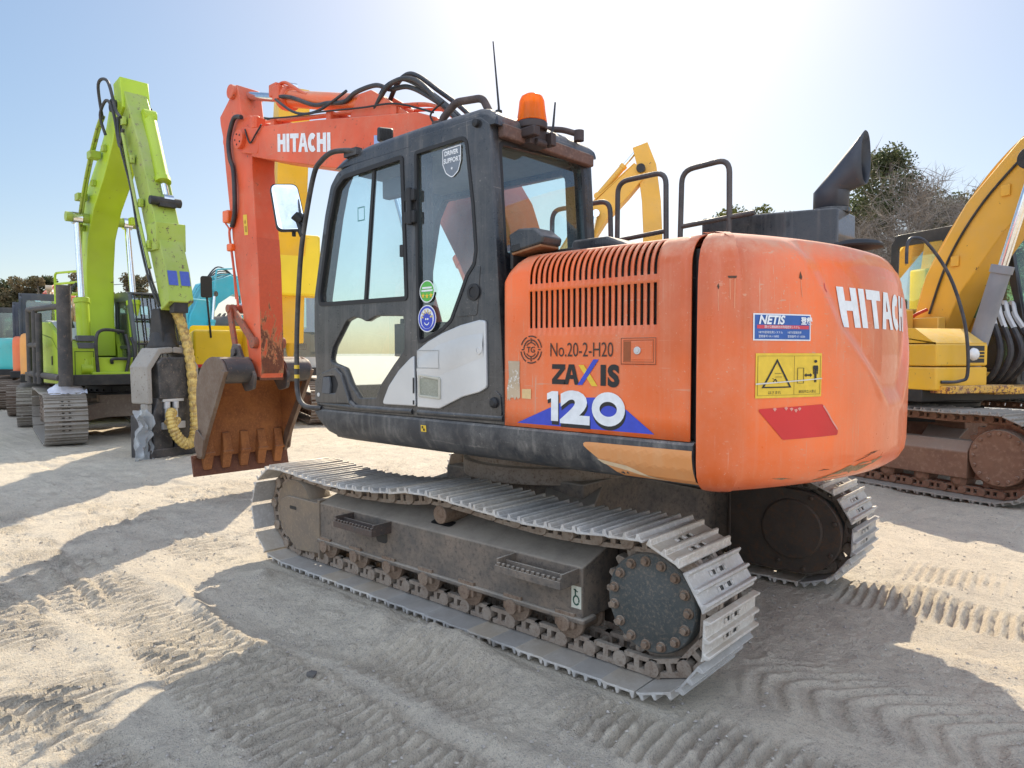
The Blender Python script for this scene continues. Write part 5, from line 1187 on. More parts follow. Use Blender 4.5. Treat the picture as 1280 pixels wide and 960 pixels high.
def crawler(root, rot, L, gauge, w, H, mt, mf, sep=False, pitch=.19, holes=False, links=False, k=1.1, front=0, z0=.0):
    Rr = H/2-.05*k-.04; hl = L/2-Rr-.1
    P, st = track_path(-hl, .085*k+Rr, Rr, hl, .085*k+Rr, Rr, pitch, [(hl*.4, .085*k+2*Rr-.02), (-hl*.3, .085*k+2*Rr+.0), (-hl*.7, .085*k+2*Rr-.01)])
    for s in (1, -1):
        y = s*gauge/2
        t = make_track(root, y, w, P, pitch, (mf, mt), off=.048*k, k=k, separate=sep, holes=holes, links=links); rotz(t, rot)
        b = MB(); yo = .14
        b.prism([(y-yo*1.2, .22), (y+yo*1.2, .22), (y+yo*1.2, H*.52), (y+yo*.5, H*.64), (y-yo*.5, H*.64), (y-yo*1.2, H*.52)], 'x', -hl+.3, hl-.2)
        b.prism([(hl-.22, H*.5), (hl+.02, H*.52), (hl+.10, H*.42), (hl+.05, .2), (hl-.22, .18)], 'y', y-yo*1.1, y+yo*1.1)
        fr = b.build('track_frame', mf, root, .012); rotz(fr, rot)
        hb = MB().box(-.12, .10, y-yo*1.2-.004, y+yo*1.2+.004, H*.40, H*.40+.06).build('frame_opening', INK, fr)
        c = MB(); n = 40; ring = []
        for i in range(n*2):
            a = 2*pi*i/(n*2); r = Rr*(1.02 if (i//2) % 2 else .92); ring.append((-hl+r*cos(a), .085*k+Rr+r*sin(a)))
        c.prism(ring, 'y', y-.04, y+.04); c.rev([(Rr*.74, -.17), (Rr*.76, -.14), (Rr*.76, .14), (Rr*.74, .17)], (-hl, y, .085*k+Rr), (0, 1, 0), 32)
        for i in range(16):
            a = 2*pi*i/16; c.cyl((-hl+Rr*.64*cos(a), y-.185, .085*k+Rr+Rr*.64*sin(a)), (-hl+Rr*.64*cos(a), y+.185, .085*k+Rr+Rr*.64*sin(a)), .02, n=6)
        rotz(c.build('sprocket', mf, root, .004), rot)
        c = MB().rev([(.08, -.14), (Rr*.85, -.10), (Rr*.85, .10), (.08, .14)], (hl, y, .085*k+Rr), (0, 1, 0), 28)
        rotz(c.build('idler_wheel', mf, root, 0), rot)
        c = MB()
        me = None
        for i in range(7):
            xx = -hl+.42+i*(2*hl-.78)/6
            r_ = MB().rev([(.04, -.13), (.085, -.09), (.085, .09), (.04, .13)], (0, 0, 0), (0, 1, 0), 16) if me is None else None
            if me is None: o = r_.build('track_roller', mf, root, 0); me = o.data
            else: o = bpy.data.objects.new('track_roller', me); COL.objects.link(o); o.parent = root
            o.location = (xx*cos(rot)-y*sin(rot), xx*sin(rot)+y*cos(rot), .17*k); o.rotation_euler = (0, 0, rot)
    b = MB().box(-.8, .8, -.5, .5, .38, .78)
    for s in (1, -1):
        for sx in (1, -1): b.loft([[(sx*.3, s*.3, .42), (sx*.7, s*.1, .42), (sx*.7, s*.1, .72), (sx*.3, s*.3, .72)], [(sx*.6, s*(gauge/2-.1), .30), (sx*1.0, s*(gauge/2-.1), .30), (sx*1.0, s*(gauge/2-.1), .55), (sx*.6, s*(gauge/2-.1), .55)]])
    rotz(b.build('car_body', mf, root, .01), rot)
    b = MB().rev([(.4, .70), (.68, .70), (.68, .80), (.63, .82), (.63, .92), (.66, .94), (.66, 1.0), (.4, 1.0)], (0, 0, 0), (0, 0, 1), 40)
    for i in range(30):
        a = 2*pi*i/30; b.box(-.02, .02, -.012, .012, .83, .87, Matrix.Rotation(a, 4, 'Z') @ Matrix.Translation((.645, 0, 0)))
    b.build('slew_ring', BLACK, root, 0)
def yard_cab(root, x0, x1, y0, y1, z0, z1, mat, glass=None, bars=False, slant=.22, name='cab'):
    glass = glass or YGLASS; h = z1-z0
    prof_ = rpoly([(x0, z0), (x1-.05, z0), (x1, z0+h*.40), (x1-slant, z1-.05), (x1-slant-.14, z1), (x0+.1, z1), (x0, z1-.12)], [.02, .05, .1, .08, .05, .05, .05], 4)
    xm = x0+(x1-x0)*.46
    rear_w = rpoly([(x0+.09, z0+h*.42), (xm-.05, z0+h*.36), (xm-.05, z1-.16), (x0+.11, z1-.16)], .05)
    door_w = rpoly([(xm+.05, z0+h*.34), (x1-.10, z0+h*.34), (x1-.09, z0+h*.45), (x1-slant-.10, z1-.17), (xm+.05, z1-.16)], .05)
    low_w = rpoly([(xm+.07, z0+h*.10), (x1-.16, z0+h*.10), (x1-.12, z0+h*.30), (xm+.07, z0+h*.30)], .05)
    b = MB()
    for yc in (y0+.03, y1-.03): b.plate(prof_, [rear_w, door_w, low_w], lambda u, v, w, yc=yc: (u, yc+w, v), .06, .004)
    ro = rpoly([(y0+.055, z0), (y1-.055, z0), (y1-.055, z1-.03), (y0+.055, z1-.03)], 0)
    b.plate([(y0+.055, z0), (y1-.055, z0), (y1-.055, z1-.03), (y0+.055, z1-.03)], [rpoly([(y0+.13, z0+h*.46), (y1-.13, z0+h*.46), (y1-.13, z1-.16), (y0+.13, z1-.16)], .06)], lambda u, v, w: (x0+.03+w, u, v), .05, .004)
    b.box(x0+.03, x1-slant-.02, y0+.02, y1-.02, z1-.055, z1-.006)
    b.box(x0+.05, x1-.06, y0+.05, y1-.05, z0, z0+.06); b.box(x1-.14, x1-.07, y0+.05, y1-.05, z0+.05, z0+h*.12)
    cb_ = b.build(name, mat, root, .006)
    for yc in (y0+.02, y1-.02):
        for wpoly in (rear_w, door_w, low_w):
            v, f = fill2d([wpoly]); MB().add([(p[0], yc, p[1]) for p in v], f).build('window_pane', glass, cb_, 0, 0)
    MB().add([(x1-.07, y0+.06, z0+h*.12), (x1-.07, y1-.06, z0+h*.12), (x1-.03, y0+.06, z0+h*.40), (x1-.03, y1-.06, z0+h*.40), (x1-slant-.03, y0+.06, z1-.08), (x1-slant-.03, y1-.06, z1-.08)], [(0, 1, 3, 2), (2, 3, 5, 4)]).build('windscreen', glass, cb_, 0, 0)
    MB().add([(x0+.03, y0+.13, z0+h*.46), (x0+.03, y1-.13, z0+h*.46), (x0+.03, y1-.13, z1-.16), (x0+.03, y0+.13, z1-.16)], [(0, 1, 2, 3)]).build('rear_window_pane', glass, cb_, 0, 0)
    MB().box(x0+.16, x0+.62, y0+.24, y1-.24, z0+.35, z0+.52).box(x0+.14, x0+.26, y0+.26, y1-.26, z0+.5, z0+1.12).build('operator_seat', SEAT, cb_, .04)
    if bars:
        b = MB(); 
        pts = lambda t: (x1+.03-slant*max(0, (t-.40)/.6)-.04*max(0, (.4-t)/.4), z0+h*t)
        for i in range(7):
            yy = y0+.08+(y1-y0-.16)*i/6
            b.tube([(pts(t)[0], yy, pts(t)[1]) for t in (.08, .40, .98)], .013, 6)
        for t in (.08, .36, .66, .97): b.tube([(pts(t)[0], y0+.06, pts(t)[1]), (pts(t)[0], y1-.06, pts(t)[1])], .018, 6)
        b.build('front_guard', BLACK, cb_)
    return cb_
def cw_arc(root, Rt, yw, z0, z1, xf, mat, name='counterweight', bulge=.05):
    a = math.asin(yw*.93/Rt); pl2 = [(xf, yw)]+[(-Rt*cos(a-2*a*i/28), Rt*sin(a-2*a*i/28)) for i in range(29)]+[(xf, -yw)]
    rg = []
    for z, e in ((z0, .14), (z0+.03, .05), (z0+.10, .01), (z0+.22, 0), (z1-.25, 0), (z1-.10, .015), (z1-.03, .06), (z1, .15)):
        rg.append([(x+(e if x < xf-.001 else 0)*1., y*(1-e*.5/yw), z) for x, y in pl2])
    return MB().loft(rg).build(name, mat, root, 0, 40)
def boom_set(root, bp, bh, bw, ap, ah, aw, mat, y=0., amat=None, cyl=True, rams=True, rammat=None, ay=None):
    b = MB(); beam(b, bp, bh, y-bw/2, y+bw/2); bo_ = b.build('boom', mat, root, .012)
    amat = amat or mat; ay = y if ay is None else ay; rammat = rammat or mat
    if ap:
        b = MB(); beam(b, ap, ah, ay-aw/2, ay+aw/2); ar_ = b.build('arm', amat, root, .012)
        b = MB().cyl((bp[-1][0], y-bw*.7, bp[-1][1]), (bp[-1][0], y+bw*.7, bp[-1][1]), .10, n=16); b.build('pivot_pin', BLACK, ar_, .004)
    pb2 = MB()
    for dy in (-bw*.3, -bw*.1):
        P = [Vector(p) for p in bp]; q = []
        for i in range(len(P)):
            d_ = (P[min(i+1, len(P)-1)]-P[max(i-1, 0)]).normalized(); n_ = Vector((-d_.y, d_.x)); q.append((P[i].x+n_.x*(bh[i]/2+.03), y+dy, P[i].y+n_.y*(bh[i]/2+.03)))
        pb2.tube(smooth_path(q, 5), .018, 6)
    pb2.build('boom_pipes', mat, bo_, 0)
    return bo_
def bucket_simple(root, px, pz, ang, w, s, mat):
    M_ = Matrix.Translation((px, 0, pz)) @ Matrix.Rotation(ang, 4, 'Y')
    pr_ = [(0, 0), (.15, .16), (.45, .18), (.75, .05), (.9, -.25), (.85, -.6), (.62, -.95), (.5, -1.0)]
    pr_ = [(x*s, z*s) for x, z in pr_]; b = MB()
    sh = smooth_path([(x, z, 0) for x, z in pr_], 4); pts = [(p.x, p.y) for p in sh]
    b.loft([[M_ @ Vector((x, yy, z)) for x, z in pts] for yy in (-w/2, w/2)], cap=False, closed=False)
    for yy in (-w/2, w/2-.03): b.prism(pts, 'y', yy, yy+.03, M_)
    for i in range(5): yy = -w/2+.1+i*(w-.2)/4; b.prism([(.52*s, -.98*s), (.40*s, -1.18*s), (.44*s, -.94*s)], 'y', yy-.05, yy+.05, M_)
    return b.build('bucket', mat, root, .008)
def handrails(root, pts, r, mat, name='guard_rail'):
    for p in pts: o = MB().tube(bend_path(p, .08), r, 8).build(name, mat, root)
    return o
# ---- the lime machine with the crusher
S_l = (-7.40, 13.4); hl_ = HDG(.72, -.694)
lx = thing('excavator', 'lime green excavator with a tall raised boom and a black crusher hanging from its arm', 'excavator', W(*S_l), hl_)
crawler(lx, HDG(.60, -.80)-hl_, 3.75, 2.15, .60, .88, TRKG, TRK, True, .19, True, True)
b = MB().box(-1.6, 1.35, -1.25, .86, .98, 1.16); b.build('deck', BLACK, lx, .01)
cw_arc(lx, 1.70, 1.02, 1.0, 2.05, -.9, LIME)
b = MB().prism(rpoly([(1.18, 1.15), (1.18, 1.62), (.98, 1.78), (.30, 2.06), (-.95, 2.10), (-.95, 1.0), (1.18, 1.0)], [.03, .05, .1, .2, .05, .02, .02]), 'y', -1.28, -.78)
rb = b.build('side_house', LIME, lx, .03, 40, 3)
b = MB().prism([(1.05, 1.765), (.72, 1.915), (.30, 2.075), (-.1, 2.105), (-.1, 2.095), (.3, 2.06), (.72, 1.90), (1.05, 1.75)], 'y', -1.22, -.82); b.build('bonnet_panel', yard_paint('pale_bonnet', (.50, .53, .57), chip=.02), rb, .004)
MB().box(1.0, 1.20, -1.05, -.80, 1.60, 1.70).box(1.0, 1.19, -1.05, -.80, 1.72, 1.82).build('intake_grille', GREYP, rb, .01)
for (y0, y1, z0, z1) in ((-1.10, -.82, 1.12, 1.55),): frame_v = MB().add([(1.184, y, z) for y, z, _ in rect_line(y0, y1, z0, z1, .014)[0]], rect_line(y0, y1, z0, z1, .014)[1]).build('panel_seam', plain('seam_green', (.10, .16, .01), .6), rb, 0, 0)
MB().add([(x, -1.2835, z) for x, z, _ in stroke(rpoly([(-.3, 1.12), (.9, 1.12), (.95, 1.55), (.55, 1.78), (-.3, 1.88)], .08), .014, True)[0]], stroke(rpoly([(-.3, 1.12), (.9, 1.12), (.95, 1.55), (.55, 1.78), (-.3, 1.88)], .08), .014, True)[1]).build('panel_seam', plain('seam_green_side', (.10, .16, .01), .6), rb, 0, 0)
MB().box(.52, .58, -1.29, -1.283, 1.32, 1.47).build('door_latch', INK, rb)
b = MB().box(.75, 1.28, -.52, .46, 1.0, 1.20); b.prism([(.1, 1.16), (.55, 1.16), (.55, 1.55), (.35, 1.9), (.1, 1.9)], 'y', -.50, -.40); b.prism([(.1, 1.16), (.55, 1.16), (.55, 1.55), (.35, 1.9), (.1, 1.9)], 'y', .10, .20)
b.box(1.15, 1.20, -.5, .5, 1.0, 1.45)
b.build('boom_foot', LIME, lx, .01)
b = MB().box(-.9, -.05, -.78, -.22, 1.16, 1.95); b.build('engine_cover', LIME_D, lx, .02)
yard_cab(lx, -.45, 1.22, -.20, .76, 1.16, 2.62, GREYC, None, True)
MB().box(1.0, 1.2, -.20, .78, .98, 1.30).build('cab_step', LIME, lx, .01)
bp_l = [(.30, 1.45), (.24, 2.2), (.26, 3.0), (.42, 3.65), (.85, 4.18), (1.45, 4.60), (1.95, 5.05), (2.25, 5.55)]
bo_ = boom_set(lx, bp_l, [.50, .52, .54, .54, .52, .48, .44, .36], .44, None, None, None, LIME, -.15)
ap_l = [(2.28, 5.72), (2.42, 5.35), (2.90, 4.62), (3.25, 3.95), (3.60, 3.20), (3.88, 2.62), (4.02, 2.20)]
b = MB(); beam(b, ap_l, [.28, .42, .42, .40, .40, .40, .36], -.32, .02); ar_ = b.build('arm', LIME_D, lx, .012)
MB().prism([(2.14, 5.80), (2.46, 5.84), (2.56, 5.35), (2.26, 5.15)], 'y', -.36, .06).build('arm_head', LIME, ar_, .012)
MB().box(3.98, 4.16, -.25, -.05, 2.10, 2.36).build('arm_tip_slot', BLACK, ar_, .01)
MB().box(3.47, 3.84, -.36, .06, 3.02, 3.42, None).build('arm_collar', LIME_D, ar_, .01)
MB().cyl((2.26, -.44, 5.42), (2.26, .16, 5.42), .10, n=18).build('pivot_pin', BLACK, ar_, .005)
cylinder_ram(lx, (2.80, -.06, 5.20), (3.58, -.10, 3.78), .10, .78, LIME, CHROME, 'arm_cylinder')
MB().cyl((3.62, -.36, 3.76), (3.62, .08, 3.76), .065, n=14).box(3.50, 3.68, -.24, .0, 3.68, 3.80).build('arm_cross_pin', BLACK, ar_, .006)
for s in (-1, 1): cylinder_ram(lx, (1.10, -.15+s*.42, 1.25), (.72, -.15+s*.40, 3.85), .105, .46, LIME, CHROME, 'boom_cylinder', .48)
MB().cyl((.72, -.72, 3.86), (.72, .42, 3.86), .085, n=14).build('ram_cross_pin', LIME_D, bo_, .004)
for sgn_ in (-1, 1): 
    v_ = []
BLUEM = plain('blue_marking', (.06, .10, .42), .5)
def armfront(y0, y1, t0, t1):
    A_, B_ = Vector((3.88, 2.62)), Vector((4.02, 2.20)); d_ = (B_-A_).normalized(); n_ = Vector((-d_.y, d_.x))
    p0 = A_+d_*t0+n_*.206; p1 = A_+d_*t1+n_*.199
    return MB().add([(p0.x, y0, p0.y), (p0.x, y1, p0.y), (p1.x, y1, p1.y), (p1.x, y0, p1.y)], [(0, 1, 2, 3)])
for y0, y1 in ((-.30, -.17), (-.13, .0)): armfront(y0, y1, -.02, .20).build('blue_marking', BLUEM, ar_, 0, 0)
for p in ([(2.05, -.46, 5.0), (2.02, -.52, 5.3), (2.2, -.48, 5.5), (2.38, -.44, 5.3), (2.48, -.40, 4.8), (2.62, -.42, 4.75), (2.75, -.42, 4.95)], [(2.0, -.48, 5.25), (2.1, -.56, 5.75), (2.35, -.5, 5.75), (2.5, -.44, 5.3), (2.65, -.42, 5.15)]):
    MB().tube(smooth_path(p, 7), .024, 8).build('hydraulic_hose', HOSE, lx)
for y in (-.46, -.50): MB().tube(smooth_path([(.55, y, 3.3), (.70, y, 3.9), (1.15, y, 4.55), (1.7, y, 5.1), (2.0, y, 5.3)], 6), .022, 8).build('boom_pipe', LIME_D, bo_)
MB().tube(smooth_path([(2.72, -.42, 4.9), (3.05, -.42, 4.15), (3.4, -.42, 3.4), (3.75, -.42, 2.75)], 6), .024, 8).build('arm_pipe', LIME_D, ar_)
for x, z in ((.75, 4.15), (1.5, 4.72)): MB().box(x-.1, x+.1, -.56, -.40, z, z+.12).build('pipe_clamp', LIME_D, bo_, .01)
MB().box(1.18, 1.34, .12, .24, 3.75, 3.88).build('boom_lamp', LIME, bo_, .01)
handrails(lx, [[(-.55, -.95, 2.05), (-.55, -.95, 3.0), (.15, -.75, 3.0), (.35, -.70, 2.55)], [(-.55, -.55, 2.05), (-.55, -.55, 3.05), (.1, -.52, 3.05), (.35, -.5, 2.5)], [(-.2, -.85, 2.6), (-.2, -.53, 2.6)], [(-.55, -.95, 2.6), (.3, -.75, 2.6)], [(-.55, -.95, 2.8), (.2, -.75, 2.8)]], .022, LIME)
b = MB()
for i in range(7): b.tube(smooth_path([(.05+.03*i, -.32-.035*i, 2.9-.05*i), (.25, -.58-.02*i, 2.55), (.52, -.62-.015*i, 2.05+.02*i), (.62, -.50-.01*i, 1.78)], 6), .024, 7)
b.build('hose_bundle', HOSE, lx)
DKG = paint('dark_guard_steel', (.035, .033, .034), .6, .4, .4, chip=.3, chipcol=(.12, .08, .06), dustcol=(.24, .2, .17), scale=4)
b = MB().cyl((1.42, -1.30, .98), (1.42, -1.30, 2.62), .105, n=20); b.build('guard_post', DKG, lx, .006)
b = MB()
for x in (-.15, .25, .52): b.tube([(x, -1.46, 1.0), (x, -1.46, 2.25 if x < .5 else 2.2)], .05, 10)
b.tube([(-.18, -1.46, 2.28), (1.42, -1.36, 2.28)], .05, 10).tube([(-.18, -1.46, 1.66), (.55, -1.46, 1.66)], .045, 10).tube([(-.18, -1.46, 1.16), (1.42, -1.38, 1.12)], .055, 10)
b.build('side_guard', DKG, lx)
for i, p in enumerate(([(1.22, -.42, 1.2), (1.30, -.46, 1.75), (1.12, -.30, 1.92), (1.05, .05, 1.9)], [(1.22, .0, 1.1), (1.30, .05, 1.5), (1.25, .02, 1.85)], [(1.22, .08, 1.1), (1.32, .14, 1.5), (1.25, .10, 1.8)], [(1.22, -.2, 1.35), (1.27, -.2, 1.42), (1.25, .05, 1.42)])): MB().tube(smooth_path(p, 7), .028, 8).build('hydraulic_hose', HOSE, lx)
for o in list(lx.children):
    if o.name.split('.')[0] in ('boom', 'arm', 'arm_cylinder', 'boom_cylinder', 'hydraulic_hose', 'boom_foot', 'hose_bundle'): o.location.y -= .35
for (x_, z_) in ((2.62, 5.10), (2.95, 4.45), (3.28, 3.75), (3.60, 3.10)):
    o = MB().box(x_-.05, x_+.05, -.70, -.64, z_-.05, z_+.07).build('hose_clamp', LIME_D, ar_, .008); o.location.y = .30
for y_ in (-.40, -.36): 
    o = MB().tube(smooth_path([(2.45, y_, 5.2), (2.62, y_-.03, 4.75), (2.95, y_, 4.05), (3.3, y_-.02, 3.3), (3.62, y_, 2.62), (3.85, y_+.05, 2.2)], 6), .018, 7).build('arm_hose', HOSE, ar_, 0)
for (x_, z_) in ((.50, 3.72), (1.15, 4.40), (1.75, 4.86)):
    MB().box(x_-.06, x_+.06, -.43, -.37, z_-.05, z_+.05).build('weld_lug', LIME_D, bo_, .006)
# the crusher on the ground in front of it: an attachment of its own
HC = hl_+radians(14)
uC = Vector((cos(hl_), sin(hl_), 0)); vC = Vector((-sin(hl_), cos(hl_), 0)); base = W(*S_l)+uC*3.70-vC*.51+Vector((sin(YAW), -cos(YAW), 0))*-.09
cr = thing('crusher', 'black hydraulic crusher with a yellow wrapped hose, standing upright below the lime arm', 'crusher', base, HC); cr.scale = (.78, .72, .83)
CRB = paint('scuffed_black', (.03, .03, .032), .5, .4, .4, chip=.35, chipcol=(.16, .12, .09), dustcol=(.3, .26, .22), scale=4)
CRG = paint('worn_grey_yoke', (.30, .28, .25), .6, .4, .5, chip=.35, chipcol=(.16, .11, .08), dustcol=(.4, .35, .3), scale=4)
b = MB()
for s in (-1, 1): b.prism(rpoly([(s*.46, .95), (s*.56, .95), (s*.58, 1.60), (s*.32, 1.92), (0, 1.95), (0, 1.84), (s*.26, 1.82), (s*.47, 1.55)], .04), 'x', -.22, .30)
for s in (-1, 1): b.prism([(s*.44, .95), (s*.56, .95), (s*.52, .35), (s*.46, .35)], 'x', .05, .25)
b.build('yoke', CRG, cr, .02)
b = MB().rev([(.27, 1.88), (.30, 1.95), (.25, 2.05), (.20, 2.2)], (0, 0, 0), (0, 0, 1), 20); b.prism([(-.22, 2.0), (.22, 2.0), (.12, 2.62), (-.12, 2.62)], 'y', -.16, .16)
b.build('rotator', BLACK, cr, .02)
b = MB().prism(rpoly([(-.33, 1.02), (.33, 1.02), (.36, 1.66), (.26, 1.76), (-.26, 1.76), (-.36, 1.66)], .05), 'x', -.25, .34); b.build('crusher_body', CRB, cr, .03, 40, 3)
b = MB()
for s in (-1, 1): b.prism(rpoly([(s*.02, .10), (s*.34, .02), (s*.44, .05), (s*.46, .7), (s*.34, 1.05), (s*.06, 1.05)], .04), 'x', -.20, .28)
b.build('crusher_jaw', CRB, cr, .02)
b = MB().box(-.2, .34, -.56, .40, .0, .16).box(-.25, .30, .38, .60, .0, .18).box(-.2, .3, -.6, -.52, 0, .75); b.build('jaw_tip', DKG, cr, .015)
b = MB()
for y in (-.16, .03): b.cyl((.30, y, .62), (.30, y, .98), .045, n=12).cyl((.30, y, .86), (.30, y, .98), .062, n=12)
b.box(.28, .34, -.28, .22, .50, .62).box(.28, .33, -.26, .20, .98, 1.03); b.build('jaw_cylinder', SILVER, cr, .004)
def wrap_mat():
    m, nt, out = _mat('wrapped_hose'); L = nt.links.new
    p = N(nt, 'ShaderNodeBsdfPrincipled', Roughness=.55); tc = N(nt, 'ShaderNodeTexCoord').outputs['Object']
    f = noise_n(nt, tc, 9, 6, .7); L(mixc(nt, ramp(nt, f, .45, .62), (.70, .50, .15), (.34, .22, .08)), p.inputs['Base Color']); L(p.outputs[0], out.inputs[0]); return m
WRAP = wrap_mat()
def spiral(path, r, name, par):
    P = smooth_path(path, 14); b = MB(); rs = [r*(1.0 if i % 3 else .84) for i in range(len(P))]
    return b.tube(P, rs, 12).build(name, WRAP, par, 0, 25)
hose = spiral([(.12, .16, 2.66), (.28, .24, 2.30), (.40, .30, 1.75), (.45, .33, 1.1), (.49, .33, .62), (.54, .24, .30), (.57, .03, .24), (.52, -.16, .45), (.46, -.20, .72), (.40, -.12, .80)], .100, 'wrapped_hose', cr)
spiral([(-.05, .34, 2.6), (.05, .50, 2.0), (.10, .60, 1.3), (.12, .60, .6), (.10, .55, .30)], .085, 'wrapped_hose', cr)
spiral([(.40, -.26, .66), (.48, -.22, .60), (.50, -.12, .62), (.44, -.02, .66)], .06, 'wrapped_hose', cr)
def film(name, tint, a):
    m, nt, out = _mat(name); L = nt.links.new
    t = N(nt, 'ShaderNodeBsdfTransparent'); t.inputs[0].default_value = (*tint, 1)
    d_ = N(nt, 'ShaderNodeBsdfPrincipled', Roughness=.25); d_.inputs['Base Color'].default_value = (*tint, 1)
    mx = N(nt, 'ShaderNodeMixShader'); mx.inputs[0].default_value = a; L(t.outputs[0], mx.inputs[1]); L(d_.outputs[0], mx.inputs[2]); L(mx.outputs[0], out.inputs[0]); return m
def sheet(name, M_, w, h, mat, label, cat, amp, seed, n=22):
    r_ = np.random.RandomState(seed); b = MB(); ox, oy = r_.rand(2)*50
    for i in range(n+1):
        for j in range(n+1):
            u, v = i/n, j/n; e = noise.noise(Vector((u*4+ox, v*4+oy, 1)))*amp+noise.noise(Vector((u*11+ox, v*9, oy)))*amp*.4
            b.v.append(tuple(M_ @ Vector((e+amp*.6, (u-.5)*w*(1-.25*v)+noise.noise(Vector((v*5, ox, u)))*.05, v*h))))
    b.f = [(i*(n+1)+j, (i+1)*(n+1)+j, (i+1)*(n+1)+j+1, i*(n+1)+j+1) for i in range(n) for j in range(n)]
    return tag(b.build(name, mat, None, 0, 60), label, cat)
crM = Matrix.Translation(base) @ Matrix.Rotation(HC, 4, 'Z')
sheet('plastic_sheet', crM @ Matrix.Translation((.16, -.50, .0)), .30, .72, film('clear_film', (.75, .77, .78), .35), 'crumpled clear plastic sheet hanging beside the black crusher', 'plastic sheet', .16, 5)
sheet('green_net', crM @ Matrix.Translation((.0, .66, .0)), .30, .62, film('green_film', (.30, .62, .40), .55), 'green netting bunched at the foot of the crusher behind the orange bucket', 'net', .16, 8)
tk = Matrix.Translation(W(*S_l)) @ Matrix.Rotation(HDG(.60, -.80), 4, 'Z')
b = MB(); n = 14
for i in range(n+1):
    for j in range(n+1):
        u, v = i/n-.5, j/n-.5; q = tk @ Vector((1.30+u*.40, -1.02+v*.55, .90+.14*max(0, 1-4*(u*u+v*v))+.05*noise.noise(Vector((u*7, v*7, 2)))-.10*max(0, abs(u)-.30)*3))
        b.v.append(tuple(q))
b.f = [(i*(n+1)+j, (i+1)*(n+1)+j, (i+1)*(n+1)+j+1, i*(n+1)+j+1) for i in range(n) for j in range(n)]
tag(b.build('cloth', plain('white_cloth', (.70, .71, .80), .9), None, 0, 60), 'crumpled white cloth lying on the lime machine\'s crawler track', 'cloth')
# ---- yellow machine on the right
S_y = (5.25, 9.0); hy = HDG(.33, -.944)
yx = thing('excavator', 'ochre yellow excavator with grey boom rams and rusty tracks, right of the orange machine', 'excavator', W(*S_y), hy)
crawler(yx, HDG(.49, -.872)+pi-hy, 4.1, 2.35, .60, .95, TRKG, TRKR, True, .19, True, True, 1.1)
MB().box(-2.0, 1.15, -1.35, 1.35, 1.0, 1.14).build('deck', BLACK, yx, .01)
cw_arc(yx, 2.45, 1.36, 1.05, 2.15, -1.5, YEL_O)
b = MB().box(-1.5, .25, -1.36, -.45, 1.13, 2.05); b.box(-1.5, -.25, -.45, .40, 1.13, 2.1); b.build('side_house', YEL_O, yx, .03, 40, 3)
tb = MB().box(.30, 1.32, -1.36, -.62, 1.13, 1.375).box(.30, 1.32, -1.36, -.62, 1.385, 1.62).build('tool_box', YEL, yx, .02, 40, 3)
MB().prism([(1.30, 1.62), (1.05, 1.79), (.30, 1.79), (.30, 1.63), (1.30, 1.63)], 'y', -1.355, -.625).build('tool_box_lid', YEL, tb, .025, 40, 3)
MB().box(1.318, 1.325, -.92, -.68, 1.42, 1.60).build('lamp_recess', INK, tb)
MB().rev([(.07, 0), (.06, .03), (.03, .05), (0, .055)], (1.32, -.84, 1.51), (1, 0, 0), 20).build('head_lamp', plain('lamp_white', (.8, .8, .8), .15), tb, 0)
MB().box(1.325, 1.335, -.80, -.69, 1.465, 1.475).box(1.325, 1.335, -.80, -.69, 1.50, 1.51).box(1.325, 1.335, -.80, -.69, 1.535, 1.545).build('lamp_guard', YEL, tb)
MB().box(1.20, 1.42, -1.30, -.35, 1.10, 1.18).box(.6, 1.40, -.6, .3, 1.08, 1.16).build('front_step', paint('chipped_step_paint', (.72, .40, .05), .5, .3, .3, chip=.75, chipcol=(.16, .045, .03), scale=5), yx, .01)
yard_cab(yx, -.72, 1.10, .21, 1.24, 1.14, 3.12, DARKC, glassy('green_yard_glass', (.50, .74, .55), .02, .2))
b = MB().box(.0, .55, -.42, -.30, 1.1, 1.95).box(.0, .55, .20, .32, 1.1, 1.95).box(-.2, .8, -.3, .2, 1.1, 1.3); b.build('boom_foot', YEL_O, yx, .012)
bp_y = [(.22, 1.70), (.45, 2.35), (.95, 3.05), (1.50, 3.55), (2.3, 3.95), (3.4, 4.15), (4.6, 4.05), (5.3, 3.85)]
boom_y = boom_set(yx, bp_y, [.42, .52, .60, .63, .60, .52, .44, .36], .40, [(5.35, 4.55), (5.3, 3.9), (5.15, 3.2), (4.85, 2.2), (4.55, 1.45)], [.3, .5, .45, .38, .3], .34, YEL_O, -.05)
bucket_simple(yx, 4.5, 1.4, radians(150), 1.1, 1.0, BUCKET_OUT)
for s in (-1, 1): cylinder_ram(yx, (1.02, -.05+s*.46, 1.30), (1.62, -.05+s*.36, 3.50), .095, .52, RAMG, CHROME, 'boom_cylinder', .5)
MB().cyl((1.62, -.55, 3.52), (1.62, .45, 3.52), .11, n=18).build('ram_cross_pin', BLACK, boom_y, .005)
for i, y in enumerate((-.30, -.18, -.06, .06)):
    MB().tube(smooth_path([(.85+.04*i, y, 1.18), (1.12, y-.02, 1.24), (1.22+.03*i, y, 1.55), (1.10, y, 1.95), (1.02, y+.06, 2.08), (.95, y+.10, 2.02)], 7), .032, 8).build('hydraulic_hose', HOSE, yx)
    MB().tube(smooth_path([(1.15+.02*i, y, 1.80), (1.11, y, 1.95), (1.03, y+.06, 2.09), (.96, y+.10, 2.03)], 6), .034, 8).build('hose_fitting', SILVER, yx)
MB().tube(smooth_path([(.35, -.36, 2.05), (.18, -.42, 1.95), (.10, -.42, 1.75), (.3, -.42, 1.65)], 6), .02, 8).build('hydraulic_hose', plain('red_hose', (.5, .05, .03), .5), yx)
